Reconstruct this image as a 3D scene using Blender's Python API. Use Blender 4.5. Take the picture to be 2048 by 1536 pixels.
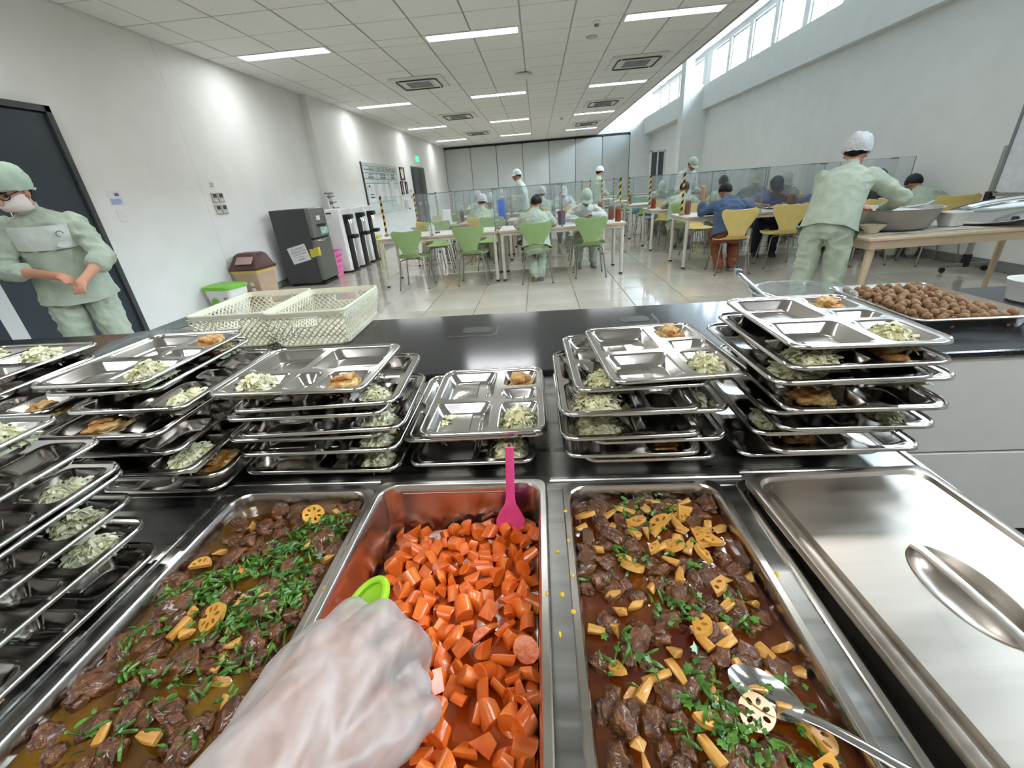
import bpy, bmesh, math, random
from mathutils import Vector, Matrix, noise
from mathutils.geometry import tessellate_polygon
PI = math.pi
scene = bpy.context.scene
COL = scene.collection
for o in list(bpy.data.objects):
    bpy.data.objects.remove(o)

# ------------------------------------------------------------------ camera
cam_data = bpy.data.cameras.new('camera')
cam = bpy.data.objects.new('camera', cam_data)
COL.objects.link(cam)
scene.camera = cam
cam_data.sensor_fit = 'HORIZONTAL'
cam_data.sensor_width = 36.0
cam_data.lens = 36.0 * 847.0 / 2048.0
cam_data.clip_start = 0.02
cam_data.clip_end = 200
_F = 847.0
_vy = Vector((1074 - 1024, 368 - 768, _F)).normalized()          # image direction of the room's depth axis
_vz = Vector((1165 - 1024, 2580 - 768, _F)).normalized()         # image direction of straight down
_vz = (_vz - _vy * _vz.dot(_vy)).normalized()
_vx = _vz.cross(_vy)
_rot = Matrix((_vx, _vy, -_vz))                                  # camera (x right, y down, z ahead) -> world
_cv = Matrix(((1, 0, 0), (0, -1, 0), (0, 0, -1)))
cam.matrix_world = Matrix.Translation((0, 0, 1.28)) @ (_rot @ _cv).to_4x4()

# ------------------------------------------------------------------ world, exposure
world = bpy.data.worlds.new('sky_world')
scene.world = world
world.use_nodes = True
_wn = world.node_tree.nodes
_wn['Background'].inputs[0].default_value = (0.80, 0.90, 1.0, 1)
_wn['Background'].inputs[1].default_value = 46.0
vs = scene.view_settings
vs.view_transform = 'Standard'
vs.look = 'None'
vs.gamma = 1
vs.use_curve_mapping = False
vs.exposure = 0.10
scene.display_settings.display_device = 'sRGB'
LIGHT_PANEL = 29.0          # emission of the ceiling panel diffusers
cy = scene.cycles
cy.use_denoising = True
cy.max_bounces = 8
cy.diffuse_bounces = 4
cy.glossy_bounces = 5
cy.transmission_bounces = 6
cy.transparent_max_bounces = 28
cy.caustics_reflective = False
cy.caustics_refractive = False
cy.sample_clamp_indirect = 6.0

# ------------------------------------------------------------------ helpers
def lin(c):
    c = c / 255.0
    return c / 12.92 if c <= 0.04045 else ((c + 0.055) / 1.055) ** 2.4

def L3(rgb):
    return (lin(rgb[0]), lin(rgb[1]), lin(rgb[2]), 1)

MATS = {}
def pm(name, rgb, rough=0.5, metal=0.0, var=0.06, scale=12.0, rgb2=None, bump=0.0, bscale=120.0, coat=0.0, spec=0.5, detail=3.0,
       sss=0.0, stretch=None, alpha=None, trans=0.0, ior=1.45, rvar=0.0, lo=0.35, hi=0.65, emit=None):
    m = bpy.data.materials.new(name)
    m.use_nodes = True
    nt = m.node_tree
    N = nt.nodes
    b = N['Principled BSDF']
    tc = N.new('ShaderNodeTexCoord')
    mp = N.new('ShaderNodeMapping')
    nt.links.new(tc.outputs['Object'], mp.inputs[0])
    if stretch:
        mp.inputs['Scale'].default_value = stretch
    nz = N.new('ShaderNodeTexNoise')
    nz.inputs['Scale'].default_value = scale
    nz.inputs['Detail'].default_value = detail
    nt.links.new(mp.outputs[0], nz.inputs['Vector'])
    cr = N.new('ShaderNodeValToRGB')
    cr.color_ramp.elements[0].position = lo
    cr.color_ramp.elements[1].position = hi
    c1 = L3(rgb)
    if rgb2:
        cr.color_ramp.elements[0].color = c1
        cr.color_ramp.elements[1].color = L3(rgb2)
    else:
        cr.color_ramp.elements[0].color = tuple(max(0, v * (1 - var)) for v in c1[:3]) + (1,)
        cr.color_ramp.elements[1].color = tuple(min(1, v * (1 + var)) for v in c1[:3]) + (1,)
    nt.links.new(nz.outputs['Fac'], cr.inputs[0])
    nt.links.new(cr.outputs[0], b.inputs['Base Color'])
    b.inputs['Roughness'].default_value = rough
    if rvar:
        mr = N.new('ShaderNodeMapRange')
        mr.inputs['From Min'].default_value = 0.3
        mr.inputs['From Max'].default_value = 0.7
        mr.inputs['To Min'].default_value = max(0.02, rough - rvar)
        mr.inputs['To Max'].default_value = rough + rvar
        nt.links.new(nz.outputs['Fac'], mr.inputs['Value'])
        nt.links.new(mr.outputs[0], b.inputs['Roughness'])
    b.inputs['Metallic'].default_value = metal
    b.inputs['Coat Weight'].default_value = coat
    b.inputs['Coat Roughness'].default_value = 0.08
    b.inputs['Specular IOR Level'].default_value = spec
    b.inputs['IOR'].default_value = ior
    if sss:
        b.inputs['Subsurface Weight'].default_value = sss
        b.inputs['Subsurface Radius'].default_value = (0.01, 0.006, 0.004)
    if trans:
        b.inputs['Transmission Weight'].default_value = trans
    if alpha is not None:
        b.inputs['Alpha'].default_value = alpha
    if bump:
        nb = N.new('ShaderNodeTexNoise')
        nb.inputs['Scale'].default_value = bscale
        nb.inputs['Detail'].default_value = 4.0
        nt.links.new(mp.outputs[0], nb.inputs['Vector'])
        bp = N.new('ShaderNodeBump')
        bp.inputs['Strength'].default_value = bump
        bp.inputs['Distance'].default_value = 0.01
        nt.links.new(nb.outputs['Fac'], bp.inputs['Height'])
        nt.links.new(bp.outputs[0], b.inputs['Normal'])
    if emit:
        b.inputs['Emission Color'].default_value = emit[0] + (1,)
        b.inputs['Emission Strength'].default_value = emit[1]
    MATS[name] = m
    return m

def clear_mat(name, tint, fac_gloss=1.0, rough=0.02, haze=0.0, hazecol=(0.8, 0.85, 0.85)):
    """thin clear sheet: lets light straight through, mirrors by its angle, with a little milky haze"""
    m = bpy.data.materials.new(name)
    m.use_nodes = True
    nt = m.node_tree
    N = nt.nodes
    N.remove(N['Principled BSDF'])
    out = N['Material Output']
    tr = N.new('ShaderNodeBsdfTransparent')
    tr.inputs[0].default_value = tint + (1,)
    gl = N.new('ShaderNodeBsdfGlossy')
    gl.inputs['Roughness'].default_value = rough
    lw = N.new('ShaderNodeFresnel')
    lw.inputs[0].default_value = 1.45
    ml = N.new('ShaderNodeMath')
    ml.operation = 'MULTIPLY'
    ml.inputs[1].default_value = fac_gloss
    ge = N.new('ShaderNodeNewGeometry')
    bk = N.new('ShaderNodeMath')
    bk.operation = 'SUBTRACT'
    bk.inputs[0].default_value = fac_gloss
    bk.inputs[1].default_value = 0.0
    bk.use_clamp = False
    nt.links.new(bk.outputs[0], ml.inputs[1])
    lw2 = N.new('ShaderNodeMath')          # only the outer face of a sheet mirrors
    lw2.operation = 'MULTIPLY'
    nf = N.new('ShaderNodeMath')
    nf.operation = 'SUBTRACT'
    nf.inputs[0].default_value = 1.0
    nt.links.new(ge.outputs['Backfacing'], nf.inputs[1])
    nt.links.new(lw.outputs[0], lw2.inputs[0])
    nt.links.new(nf.outputs[0], lw2.inputs[1])
    nt.links.new(lw2.outputs[0], ml.inputs[0])
    mx = N.new('ShaderNodeMixShader')
    nt.links.new(ml.outputs[0], mx.inputs[0])
    nt.links.new(tr.outputs[0], mx.inputs[1])
    nt.links.new(gl.outputs[0], mx.inputs[2])
    if haze:
        df = N.new('ShaderNodeBsdfDiffuse')
        df.inputs[0].default_value = hazecol + (1,)
        nz = N.new('ShaderNodeTexNoise')
        nz.inputs['Scale'].default_value = 9
        mh = N.new('ShaderNodeMath')
        mh.operation = 'MULTIPLY'
        mh.inputs[1].default_value = haze * 2
        nt.links.new(nz.outputs['Fac'], mh.inputs[0])
        m2 = N.new('ShaderNodeMixShader')
        nt.links.new(mh.outputs[0], m2.inputs[0])
        nt.links.new(mx.outputs[0], m2.inputs[1])
        nt.links.new(df.outputs[0], m2.inputs[2])
        mx = m2
    nt.links.new(mx.outputs[0], out.inputs[0])
    MATS[name] = m
    return m

class MB:
    """collects faces; build() links them as ONE mesh object"""
    def __init__(s):
        s.v = []; s.f = []; s.m = []
    def add(s, vs, fs, mi=0, M=None):
        n = len(s.v)
        s.v += [tuple(M @ Vector(p)) for p in vs] if M else [tuple(p) for p in vs]
        s.f += [tuple(i + n for i in f) for f in fs]
        s.m += [mi] * len(fs)
        return s
    def box(s, x0, x1, y0, y1, z0, z1, mi=0, M=None, bev=0.0):
        if bev > 0:
            return s.rbox((x0 + x1) / 2, (y0 + y1) / 2, x1 - x0, y1 - y0, z0, z1, bev, mi, M, k=2, edge=bev)
        vs = [(x, y, z) for z in (z0, z1) for y in (y0, y1) for x in (x0, x1)]
        return s.add(vs, [(0, 2, 3, 1), (4, 5, 7, 6), (0, 1, 5, 4), (2, 6, 7, 3), (0, 4, 6, 2), (1, 3, 7, 5)], mi, M)
    def loft(s, rings, mi=0, M=None, caps=(True, True), closed=False):
        n = len(rings[0]); vs = [p for r in rings for p in r]; fs = []
        k = len(rings)
        for i in range(k if closed else k - 1):
            a = i * n; b = ((i + 1) % k) * n
            for j in range(n):
                j2 = (j + 1) % n
                fs.append((a + j, a + j2, b + j2, b + j))
        if not closed and caps[0]: fs.append(tuple(range(n - 1, -1, -1)))
        if not closed and caps[1]: fs.append(tuple(range((k - 1) * n, k * n)))
        return s.add(vs, fs, mi, M)
    def rbox(s, cx, cy, w, d, z0, z1, r, mi=0, M=None, k=4, edge=0.0):
        if edge > 0:
            e = edge
            rings = [rrect(cx, cy, w - 2 * e, d - 2 * e, max(r - e, e * .3), z0, k), rrect(cx, cy, w, d, r, z0 + e, k),
                     rrect(cx, cy, w, d, r, z1 - e, k), rrect(cx, cy, w - 2 * e, d - 2 * e, max(r - e, e * .3), z1, k)]
        else:
            rings = [rrect(cx, cy, w, d, r, z0, k), rrect(cx, cy, w, d, r, z1, k)]
        return s.loft(rings, mi, M)
    def tube(s, path, r, n=8, mi=0, M=None, caps=(True, True), closed=False, flat=1.0):
        path = [Vector(p) for p in path]
        rr = r if isinstance(r, (list, tuple)) else [r] * len(path)
        rings = []; up = None
        for i, p in enumerate(path):
            a = path[(i - 1) % len(path)] if (closed or i > 0) else path[i]
            b = path[(i + 1) % len(path)] if (closed or i < len(path) - 1) else path[i]
            t = (b - a)
            t = t.normalized() if t.length > 1e-9 else Vector((0, 0, 1))
            if up is None:
                up = Vector((0, 0, 1)) if abs(t.z) < 0.9 else Vector((0, 1, 0))
            u = (up - t * up.dot(t)).normalized()
            w = t.cross(u)
            up = u
            rings.append([p + (w * math.cos(2 * PI * j / n) + u * math.sin(2 * PI * j / n) * flat) * rr[i] for j in range(n)])
        return s.loft(rings, mi, M, caps, closed)
    def cyl(s, p0, p1, r0, r1=None, n=12, mi=0, M=None):
        return s.tube([p0, p1], [r0, r0 if r1 is None else r1], n, mi, M)
    def lathe(s, prof, c=(0, 0, 0), n=24, mi=0, M=None, sx=1.0, sy=1.0, caps=(False, False)):
        rings = [[(c[0] + r * sx * math.cos(2 * PI * j / n), c[1] + r * sy * math.sin(2 * PI * j / n), c[2] + z) for j in range(n)] for r, z in prof]
        return s.loft(rings, mi, M, caps)
    def ball(s, c, rx, ry=None, rz=None, nu=12, nv=8, mi=0, M=None):
        ry = rx if ry is None else ry
        rz = rx if rz is None else rz
        vs = [(c[0], c[1], c[2] - rz)]
        for i in range(1, nv):
            a = -PI / 2 + PI * i / nv
            vs += [(c[0] + rx * math.cos(a) * math.cos(2 * PI * j / nu), c[1] + ry * math.cos(a) * math.sin(2 * PI * j / nu), c[2] + rz * math.sin(a)) for j in range(nu)]
        vs.append((c[0], c[1], c[2] + rz))
        fs = [(0, 1 + (j + 1) % nu, 1 + j) for j in range(nu)]
        for i in range(nv - 2):
            a = 1 + i * nu; b = a + nu
            fs += [(a + j, a + (j + 1) % nu, b + (j + 1) % nu, b + j) for j in range(nu)]
        a = 1 + (nv - 2) * nu; t = len(vs) - 1
        fs += [(a + j, a + (j + 1) % nu, t) for j in range(nu)]
        return s.add(vs, fs, mi, M)
    def grid(s, fn, nu, nv, mi=0, M=None, closeu=False):
        vs = [fn(i / nu, j / nv) for j in range(nv + 1) for i in range(nu + (0 if closeu else 1))]
        w = nu if closeu else nu + 1
        fs = []
        for j in range(nv):
            for i in range(nu):
                i2 = (i + 1) % w
                fs.append((j * w + i, j * w + i2, (j + 1) * w + i2, (j + 1) * w + i))
        return s.add(vs, fs, mi, M)
    def prism(s, poly, z0, z1, mi=0, M=None, holes=()):
        loops = [list(poly)] + [list(h) for h in holes]
        tri = tessellate_polygon([[Vector((p[0], p[1], 0)) for p in lp] for lp in loops])
        flat = [p for lp in loops for p in lp]
        n = len(flat)
        vs = [(p[0], p[1], z0) for p in flat] + [(p[0], p[1], z1) for p in flat]
        fs = [tuple(reversed(t)) for t in tri] + [tuple(i + n for i in t) for t in tri]
        k = 0
        for lp in loops:
            c = len(lp)
            fs += [(k + i, k + (i + 1) % c, n + k + (i + 1) % c, n + k + i) for i in range(c)]
            k += c
        return s.add(vs, fs, mi, M)
    def build(s, name, mats, parent=None, loc=None, rot=None, sharp=35, smooth=True, fixn=True):
        me = bpy.data.meshes.new(name)
        me.from_pydata(s.v, [], s.f)
        if not isinstance(mats, (list, tuple)): mats = [mats]
        for m in mats: me.materials.append(m)
        if len(mats) > 1:
            me.polygons.foreach_set('material_index', s.m)
        if fixn:
            bm = bmesh.new(); bm.from_mesh(me)
            bmesh.ops.recalc_face_normals(bm, faces=bm.faces)
            bm.to_mesh(me); bm.free()
        finish_mesh(me, sharp, smooth)
        return link_obj(name, me, parent, loc, rot)

def finish_mesh(me, sharp=35, smooth=True):
    if smooth:
        me.polygons.foreach_set('use_smooth', [True] * len(me.polygons))
        me.set_sharp_from_angle(angle=math.radians(sharp))
    me.update()

def link_obj(name, me, parent=None, loc=None, rot=None):
    o = bpy.data.objects.new(name, me)
    COL.objects.link(o)
    if parent: o.parent = parent
    if loc: o.location = loc
    if rot: o.rotation_euler = rot
    return o

def rrect(cx, cy, w, d, r, z, k=4):
    pts = []
    r = min(r, w / 2 - 1e-4, d / 2 - 1e-4)
    for (sx, sy, a0) in ((1, 1, 0), (-1, 1, PI / 2), (-1, -1, PI), (1, -1, 1.5 * PI)):
        for i in range(k + 1):
            a = a0 + PI / 2 * i / k
            pts.append((cx + sx * (w / 2 - r) + r * math.cos(a), cy + sy * (d / 2 - r) + r * math.sin(a), z))
    return pts

def tag(o, label=None, cat=None, group=None, kind=None):
    if label: o['label'] = label
    if cat: o['category'] = cat
    if group: o['group'] = group
    if kind: o['kind'] = kind
    return o

def thing(name, label, cat, loc=(0, 0, 0), rz=0.0, group=None):
    o = bpy.data.objects.new(name, None)
    COL.objects.link(o)
    o.empty_display_size = 0.05
    o.location = loc
    o.rotation_euler = (0, 0, rz)
    return tag(o, label, cat, group)

def copy_tree(o, parent=None, label=None, loc=None, rot=None, group=None):
    kids = list(o.children)
    c = o.copy()
    COL.objects.link(c)
    if parent: c.parent = parent
    if label: c['label'] = label
    if group: c['group'] = group
    if loc is not None: c.location = loc
    if rot is not None: c.rotation_euler = rot
    for k in kids: copy_tree(k, c)
    return c

def struct(o, label=None):
    o['kind'] = 'structure'
    if label: o['label'] = label
    return o

def text_mesh(name, body, size, mat, parent=None, loc=(0, 0, 0), rot=(0, 0, 0), align='CENTER', ext=0.0004):
    cu = bpy.data.curves.new(name, 'FONT')
    cu.body = body; cu.size = size; cu.extrude = ext
    cu.align_x = align; cu.align_y = 'CENTER'
    cu.resolution_u = 2
    t = bpy.data.objects.new(name, cu)
    COL.objects.link(t)
    dg = bpy.context.evaluated_depsgraph_get()
    me = bpy.data.meshes.new_from_object(t.evaluated_get(dg))
    bpy.data.objects.remove(t)
    me.materials.clear(); me.materials.append(mat)
    return link_obj(name, me, parent, loc, rot)

def nv3(x, y, z): return noise.noise(Vector((x, y, z)))

# ------------------------------------------------------------------ materials
WALL = pm('wall_paint', (234, 235, 232), .55, var=.02, scale=3, bump=.03, bscale=90)
WALLP = pm('partition_laminate', (200, 206, 204), .35, var=.02, scale=2)
CEIL = pm('ceiling_tile_board', (243, 243, 240), .8, var=.03, scale=60, bump=.12, bscale=220)
CEILBAR = pm('ceiling_grid_metal', (188, 189, 186), .5)
FLOORM = pm('polished_floor_tile', (206, 199, 186), .14, var=.05, scale=1.3, rgb2=(216, 209, 198), coat=.8, bump=0, spec=.5)
FLOORM.node_tree.nodes['Principled BSDF'].inputs['Coat Roughness'].default_value = .025
FLOORM.node_tree.nodes['Principled BSDF'].inputs['Coat IOR'].default_value = 1.6
GROUT = pm('floor_grout', (112, 104, 92), .7)
KFLOOR = pm('kitchen_floor_tile', (92, 92, 90), .35, var=.1, scale=5)
SKIRT = pm('grey_skirting', (120, 124, 122), .4)
STEEL = pm('brushed_steel', (196, 194, 190), .27, 1.0, var=.05, scale=3, stretch=(1, 24, 1), rvar=.06)
STEELD = pm('worn_steel_top', (150, 149, 146), .33, 1.0, var=.10, scale=3, stretch=(1, 14, 1), rvar=.09)
TRAYM = pm('polished_tray_steel', (214, 211, 208), .15, 1.0, var=.03, scale=9, rvar=.035)
PANM = pm('pan_steel', (205, 200, 194), .22, 1.0, var=.04, scale=7, rvar=.05)
LIDM = pm('lid_brushed_steel', (176, 167, 156), .36, 1.0, var=.05, scale=4, stretch=(1, 10, 1), rvar=.06)
CHROME = pm('chrome', (220, 220, 220), .12, 1.0, var=.02)
GRANITE = pm('black_granite', (30, 31, 34), .12, var=.5, scale=420, rgb2=(52, 53, 57), spec=.5, lo=.5, hi=.72, bump=.01, bscale=200, rvar=.04)
WHITEPAN = pm('white_counter_panel', (222, 222, 216), .3, var=.02)
BLACK = pm('black_plastic', (22, 23, 24), .4)
DKGREY = pm('dark_grey_paint', (62, 64, 66), .4, var=.06)
DOORM = pm('slate_door_paint', (44, 52, 61), .45, var=.06, scale=4)
WHITE = pm('white_plastic', (232, 233, 230), .35, var=.02)
PAPER = pm('white_paper', (228, 228, 232), .7, var=.02)
INK = pm('black_ink', (40, 42, 48), .7)
GREYINK = pm('grey_ink', (110, 115, 122), .7)
WOODW = pm('pale_laminate', (216, 212, 203), .35, var=.03, scale=5, stretch=(.6, 8, 1))
WOODE = pm('pale_wood_edge', (190, 172, 145), .45, var=.08, scale=6, stretch=(.6, 12, 1))
LEGW = pm('cream_table_leg', (214, 210, 200), .35)
CHLEG = pm('chair_leg_steel', (150, 146, 138), .3, .8)
GREENCH = pm('green_chair_ply', (142, 168, 112), .42, var=.04)
YELCH = pm('yellow_chair_ply', (214, 190, 116), .42, var=.04)
BLUECH = pm('blue_chair_ply', (120, 178, 206), .42, var=.04)
SCRUB = pm('pale_green_cloth', (166, 178, 160), .85, var=.10, scale=14, bump=.55, bscale=16)
SCRUBW = pm('white_green_cloth', (206, 214, 206), .85, var=.08, scale=14, bump=.5, bscale=16)
DENIM = pm('blue_shirt_cloth', (62, 82, 108), .85, var=.12, scale=14, bump=.5, bscale=18)
INDIGO = pm('indigo_work_shirt', (80, 88, 136), .85, var=.12, scale=14, bump=.5, bscale=18)
NAVY = pm('navy_trousers', (30, 36, 52), .85, var=.12, bump=.4, bscale=18)
BROWNT = pm('rust_brown_trousers', (110, 58, 36), .85, var=.12, bump=.4, bscale=18)
DARKC = pm('charcoal_cloth', (58, 58, 66), .85, var=.15, bump=.4, bscale=18)
SKIN = pm('skin', (190, 138, 112), .5, var=.05, scale=10, sss=.08)
SKIN2 = pm('tan_skin', (152, 104, 80), .5, var=.05, scale=10, sss=.08)
HAIR = pm('black_hair', (13, 12, 13), .62, var=.3, scale=40, stretch=(1, 1, 6), bump=.3, bscale=90, spec=.3)
CAPG = pm('green_cap_cloth', (172, 192, 174), .85, var=.07, bump=.4, bscale=20)
CAPW = pm('grey_white_cap_cloth', (205, 210, 206), .8, var=.07, bump=.4, bscale=20)
NETM = pm('hair_net_gauze', (190, 192, 194), .75, var=.14, scale=60, bump=.6, bscale=50)
CAPB = pm('navy_cap_cloth', (34, 38, 50), .8, var=.1)
MASKM = pm('mask_cloth', (224, 214, 208), .8, var=.03, bump=.3, bscale=30)
SHOE = pm('grey_shoe', (110, 108, 102), .6, var=.1)
SOLE = pm('dark_shoe', (48, 46, 46), .6, var=.1)
ACRYL = clear_mat('clear_acrylic', (.945, .96, .962), .9, .01, haze=.045, hazecol=(.84, .86, .87))
ACEDGE = pm('acrylic_edge', (112, 128, 126), .15, var=.03)
GLASSW = clear_mat('window_glass', (.93, .97, .99), 1.0)
PLASTC = clear_mat('clear_plastic', (.88, .9, .92), 1.1, .06, haze=.14)
POSTY = pm('hazard_yellow', (222, 176, 62), .5)
BRACK = pm('bracket_grey', (128, 126, 120), .4)
PINK = pm('pink_plastic', (232, 128, 180), .4)
PINKS = pm('pink_paddle_plastic', (242, 88, 152), .3, var=.05, sss=.1)
LIME = pm('lime_plastic', (150, 200, 40), .3, var=.08, sss=.1)
LIMEB = pm('lime_bin_lid', (118, 190, 62), .35)
BINB = pm('beige_bin_plastic', (186, 160, 136), .5)
BINL = pm('maroon_bin_lid', (82, 52, 50), .35)
BASK = pm('ivory_basket_plastic', (222, 219, 196), .42, var=.03)
CAB = pm('cabbage_leaf', (212, 208, 156), .34, var=.1, scale=30, rgb2=(234, 230, 204), sss=.1, spec=.5)
CABD = pm('cabbage_flecks', (70, 78, 48), .5)
TOFU = pm('fried_tofu_crust', (166, 106, 38), .45, scale=34, rgb2=(226, 194, 132), bump=.9, bscale=90, lo=.38, hi=.64, detail=8)
CARROT = pm('cooked_carrot', (210, 88, 22), .26, scale=22, rgb2=(228, 122, 48), coat=.35, sss=.08, bump=.12, bscale=70)
MEAT = pm('braised_meat', (60, 31, 12), .3, scale=60, rgb2=(116, 70, 32), coat=.35, bump=.7, bscale=130, detail=6)
LOTUS = pm('lotus_root', (196, 138, 54), .34, scale=30, rgb2=(214, 164, 82), coat=.4, bump=.1, bscale=80)
BAMBOO = pm('bamboo_shoot', (184, 126, 48), .32, scale=30, rgb2=(206, 156, 80), coat=.4, stretch=(1, 6, 1), bump=.2, bscale=90)
HERB = pm('cilantro_leaf', (40, 80, 22), .32, scale=50, rgb2=(90, 134, 48), coat=.2)
BROTH = pm('red_brown_broth', (74, 18, 5), .06, scale=9, rgb2=(112, 58, 10), coat=.6, bump=.05, bscale=30, lo=.4, hi=.66, spec=.6)
BROTHG = pm('olive_brown_broth', (70, 36, 8), .07, scale=10, rgb2=(112, 80, 16), coat=.6, bump=.08, bscale=34, lo=.38, hi=.64, spec=.6)
BROTHC = pm('carrot_sauce', (140, 50, 8), .08, scale=12, rgb2=(170, 74, 14), coat=.6)
BALL = pm('brown_meatball', (120, 88, 56), .6, scale=40, rgb2=(146, 112, 76), bump=.35, bscale=140)
ALUM = pm('dull_aluminium', (168, 168, 168), .42, .9, var=.06, scale=5)
CLOTHW = pm('paper_liner', (214, 206, 192), .8, var=.03)
OIL = pm('curry_drip', (206, 164, 20), .2, coat=.5)
DAMP = pm('damp_mark', (14, 15, 17), .32, spec=.3)
FRGREY = pm('fridge_graphite_side', (66, 68, 70), .4, var=.03)
FRFRONT = pm('fridge_steel_front', (126, 128, 124), .35, .6, var=.04, stretch=(1, 1, 10))
YELT = pm('yellow_tape', (196, 184, 66), .4)
BLUEP = pm('blue_plastic', (52, 106, 214), .35)
TEA = pm('iced_tea', (120, 50, 20), .15, var=.1)
GLOVE = clear_mat('glove_film', (.97, .93, .91), 2.2, .28, haze=.5, hazecol=(.52, .46, .435))
GREENSIGN = pm('exit_green', (60, 190, 130), .4, emit=((.1, .8, .45), 1.2))
PANEL = pm('lamp_diffuser', (250, 252, 255), .5, emit=((.96, .985, 1.0), LIGHT_PANEL))
# ------------------------------------------------------------------ room shell
XL, XR, YB, ZC, ZC2 = -4.40, 5.25, 22.4, 3.12, 4.52
YN = -3.2                                    # kitchen wall behind the camera
CEDGE = 2.80
# floor: base slab, then tiles one by one where they can be told apart
b = MB(); b.box(XL - .2, XR + .2, YN, YB + .2, -.12, -.006)
floor = struct(b.build('floor', GROUT))
TP = .60
tile_me = None
far = MB()
ntile = 0
xs = [XL + .02 + i * TP for i in range(17)]
j = 0
y = 1.9
while y < YB:
    for x in xs:
        x0, x1, y0, y1 = x + .0035, min(x + TP - .0035, XR), y + .0035, min(y + TP - .0035, YB)
        if x1 - x0 < .05: continue
        if y < 9.6 and x1 - x0 > .59 and ntile < 290:
            if tile_me is None:
                t = MB(); t.rbox(0, 0, TP - .007, TP - .007, -.006, 0, .002, k=1, edge=.0012)
                o = t.build('floor_tile', FLOORM, floor)
                tile_me = o.data
            else:
                o = link_obj('floor_tile', tile_me, floor)
            o.location = (x + TP / 2, y + TP / 2, 0)
            ntile += 1
        else:
            far.box(x0, x1, y0, y1, -.006, 0)
    y += TP
o = far.build('floor_tiling', FLOORM, floor); o['kind'] = 'stuff'
b = MB(); b.box(XL, XR, YN, 1.88, -.006, 0.0)
b.build('kitchen_flooring', KFLOOR, floor)

# left wall with a shallow step at y = 9.3, joints between its boards as recessed gaps
b = MB(); b.box(XL - .3, XL - .012, YN, YB + .2, 0, ZC2)
wl = struct(b.build('wall_left', GREYINK))
cuts = [YN, -.4, 2.1, 5.9, 7.6, 9.3]
for i in range(len(cuts) - 1):
    b = MB(); b.box(XL - .02, XL, cuts[i] + .0015, cuts[i + 1] - .0015, 0, ZC + .2)
    b.build('wall_panel', WALL, wl)
cuts = [9.3, 13.6, 18.0, YB]
for i in range(len(cuts) - 1):
    b = MB(); b.box(XL - .02, XL + .12, cuts[i], cuts[i + 1] - .001, 0, ZC + .2)
    b.build('wall_panel', WALL, wl)
b = MB(); b.box(XL, XL + .012, 4.3, 9.3, 0, .1); b.box(XL + .12, XL + .132, 9.3, 16.0, 0, .1); b.box(XL + .12, XL + .132, 17.8, YB, 0, .1)
struct(b.build('baseboard_left', SKIRT))

# back wall: sliding partition of tall panels under a dark track, bulkhead above
b = MB(); b.box(XL - .2, XR + .3, YB + .05, YB + .3, 0, ZC2)
wb = struct(b.build('wall_back', DKGREY))
n = 7
x0 = XL + .12; wpan = (4.28 - x0) / n
for i in range(n):
    p = MB(); p.box(x0 + i * wpan + .012, x0 + (i + 1) * wpan - .012, YB, YB + .05, .03, 3.02, bev=.004)
    p.build('partition_panel', WALLP, wb)
b = MB(); b.box(x0, 4.28, YB - .03, YB + .04, 3.03, 3.10)
for i in range(8): b.box(x0 + i * wpan - .03, x0 + i * wpan + .03, YB - .035, YB + .02, 2.99, 3.05)
b.build('track', BLACK, wb)
b = MB(); b.box(XL, XR + .1, YB, YB + .06, 3.11, ZC2); b.box(4.30, XR + .1, YB, YB + .06, 0, 3.11)
b.build('bulkhead', WALL, wb)

# right wall, beam under the windows, column
b = MB(); b.box(XR, XR + .3, YN, YB + .3, 0, 3.0)
wr = struct(b.build('wall_right', WALL))
b = MB(); b.box(XR - .16, XR + .3, YN, 15.5, 2.97, 3.60); b.box(XR - .35, XR + .3, 16.0, YB, 2.97, 3.60)
b.build('beam', WALL, wr)
b = MB(); b.box(XR, XR + .3, YN, -2.82, 3.6, ZC2); b.box(XR, XR + .3, 15.5, 16.0, 3.6, ZC2)
b.box(XR - .02, XR + .3, -2.82, YB, 4.40, ZC2)
b.build('wall_upper', WALL, wr)
b = MB(); b.box(4.52, XR, 15.5, 15.95, 0, 3.6); b.box(4.52, 4.76, 15.5, 15.95, 3.6, ZC2)
struct(b.build('wall_column', WALL))
b = MB(); b.box(XR - .014, XR, 2.0, 15.5, 0, .11); struct(b.build('baseboard_right', SKIRT))
# clerestory windows
k = 0
for yy in [22.36 - 1.27 * q for q in range(5)] + [15.44 - 1.22 * q for q in range(15)]:
    w = MB()
    if yy < -1.7: continue
    y0, y1 = yy - 1.22 + .1, yy - .1
    fr = .045
    for (a0, a1, c0, c1) in ((y0, y1, 3.60, 3.60 + fr), (y0, y1, 4.40 - fr, 4.40), (y0, y0 + fr, 3.6, 4.4), (y1 - fr, y1, 3.6, 4.4), ((y0 + y1) / 2 - .02, (y0 + y1) / 2 + .02, 3.6, 4.4)):
        w.box(XR + .02, XR + .10, a0, a1, c0, c1, bev=.004)
    k += 1
    wo = struct(w.build('window_%d' % k, WHITE))
    g = MB(); g.box(XR + .055, XR + .062, y0 + fr, (y0 + y1) / 2 - .02, 3.6 + fr, 4.4 - fr); g.build('pane', GLASSW, wo)
    g = MB(); g.box(XR + .055, XR + .062, (y0 + y1) / 2 + .02, y1 - fr, 3.6 + fr, 4.4 - fr); g.build('pane', GLASSW, wo)
    p = MB(); p.box(XR - .02, XR + .16, y0 - .2, y0, 3.6, 4.4); p.build('mullion_post', WALL, wo)
# kitchen wall behind the camera
b = MB(); b.box(XL - .2, XR + .2, YN - .2, YN, 0, ZC2); struct(b.build('wall_front', pm('kitchen_wall_tile', (196, 186, 172), .4)))
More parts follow.
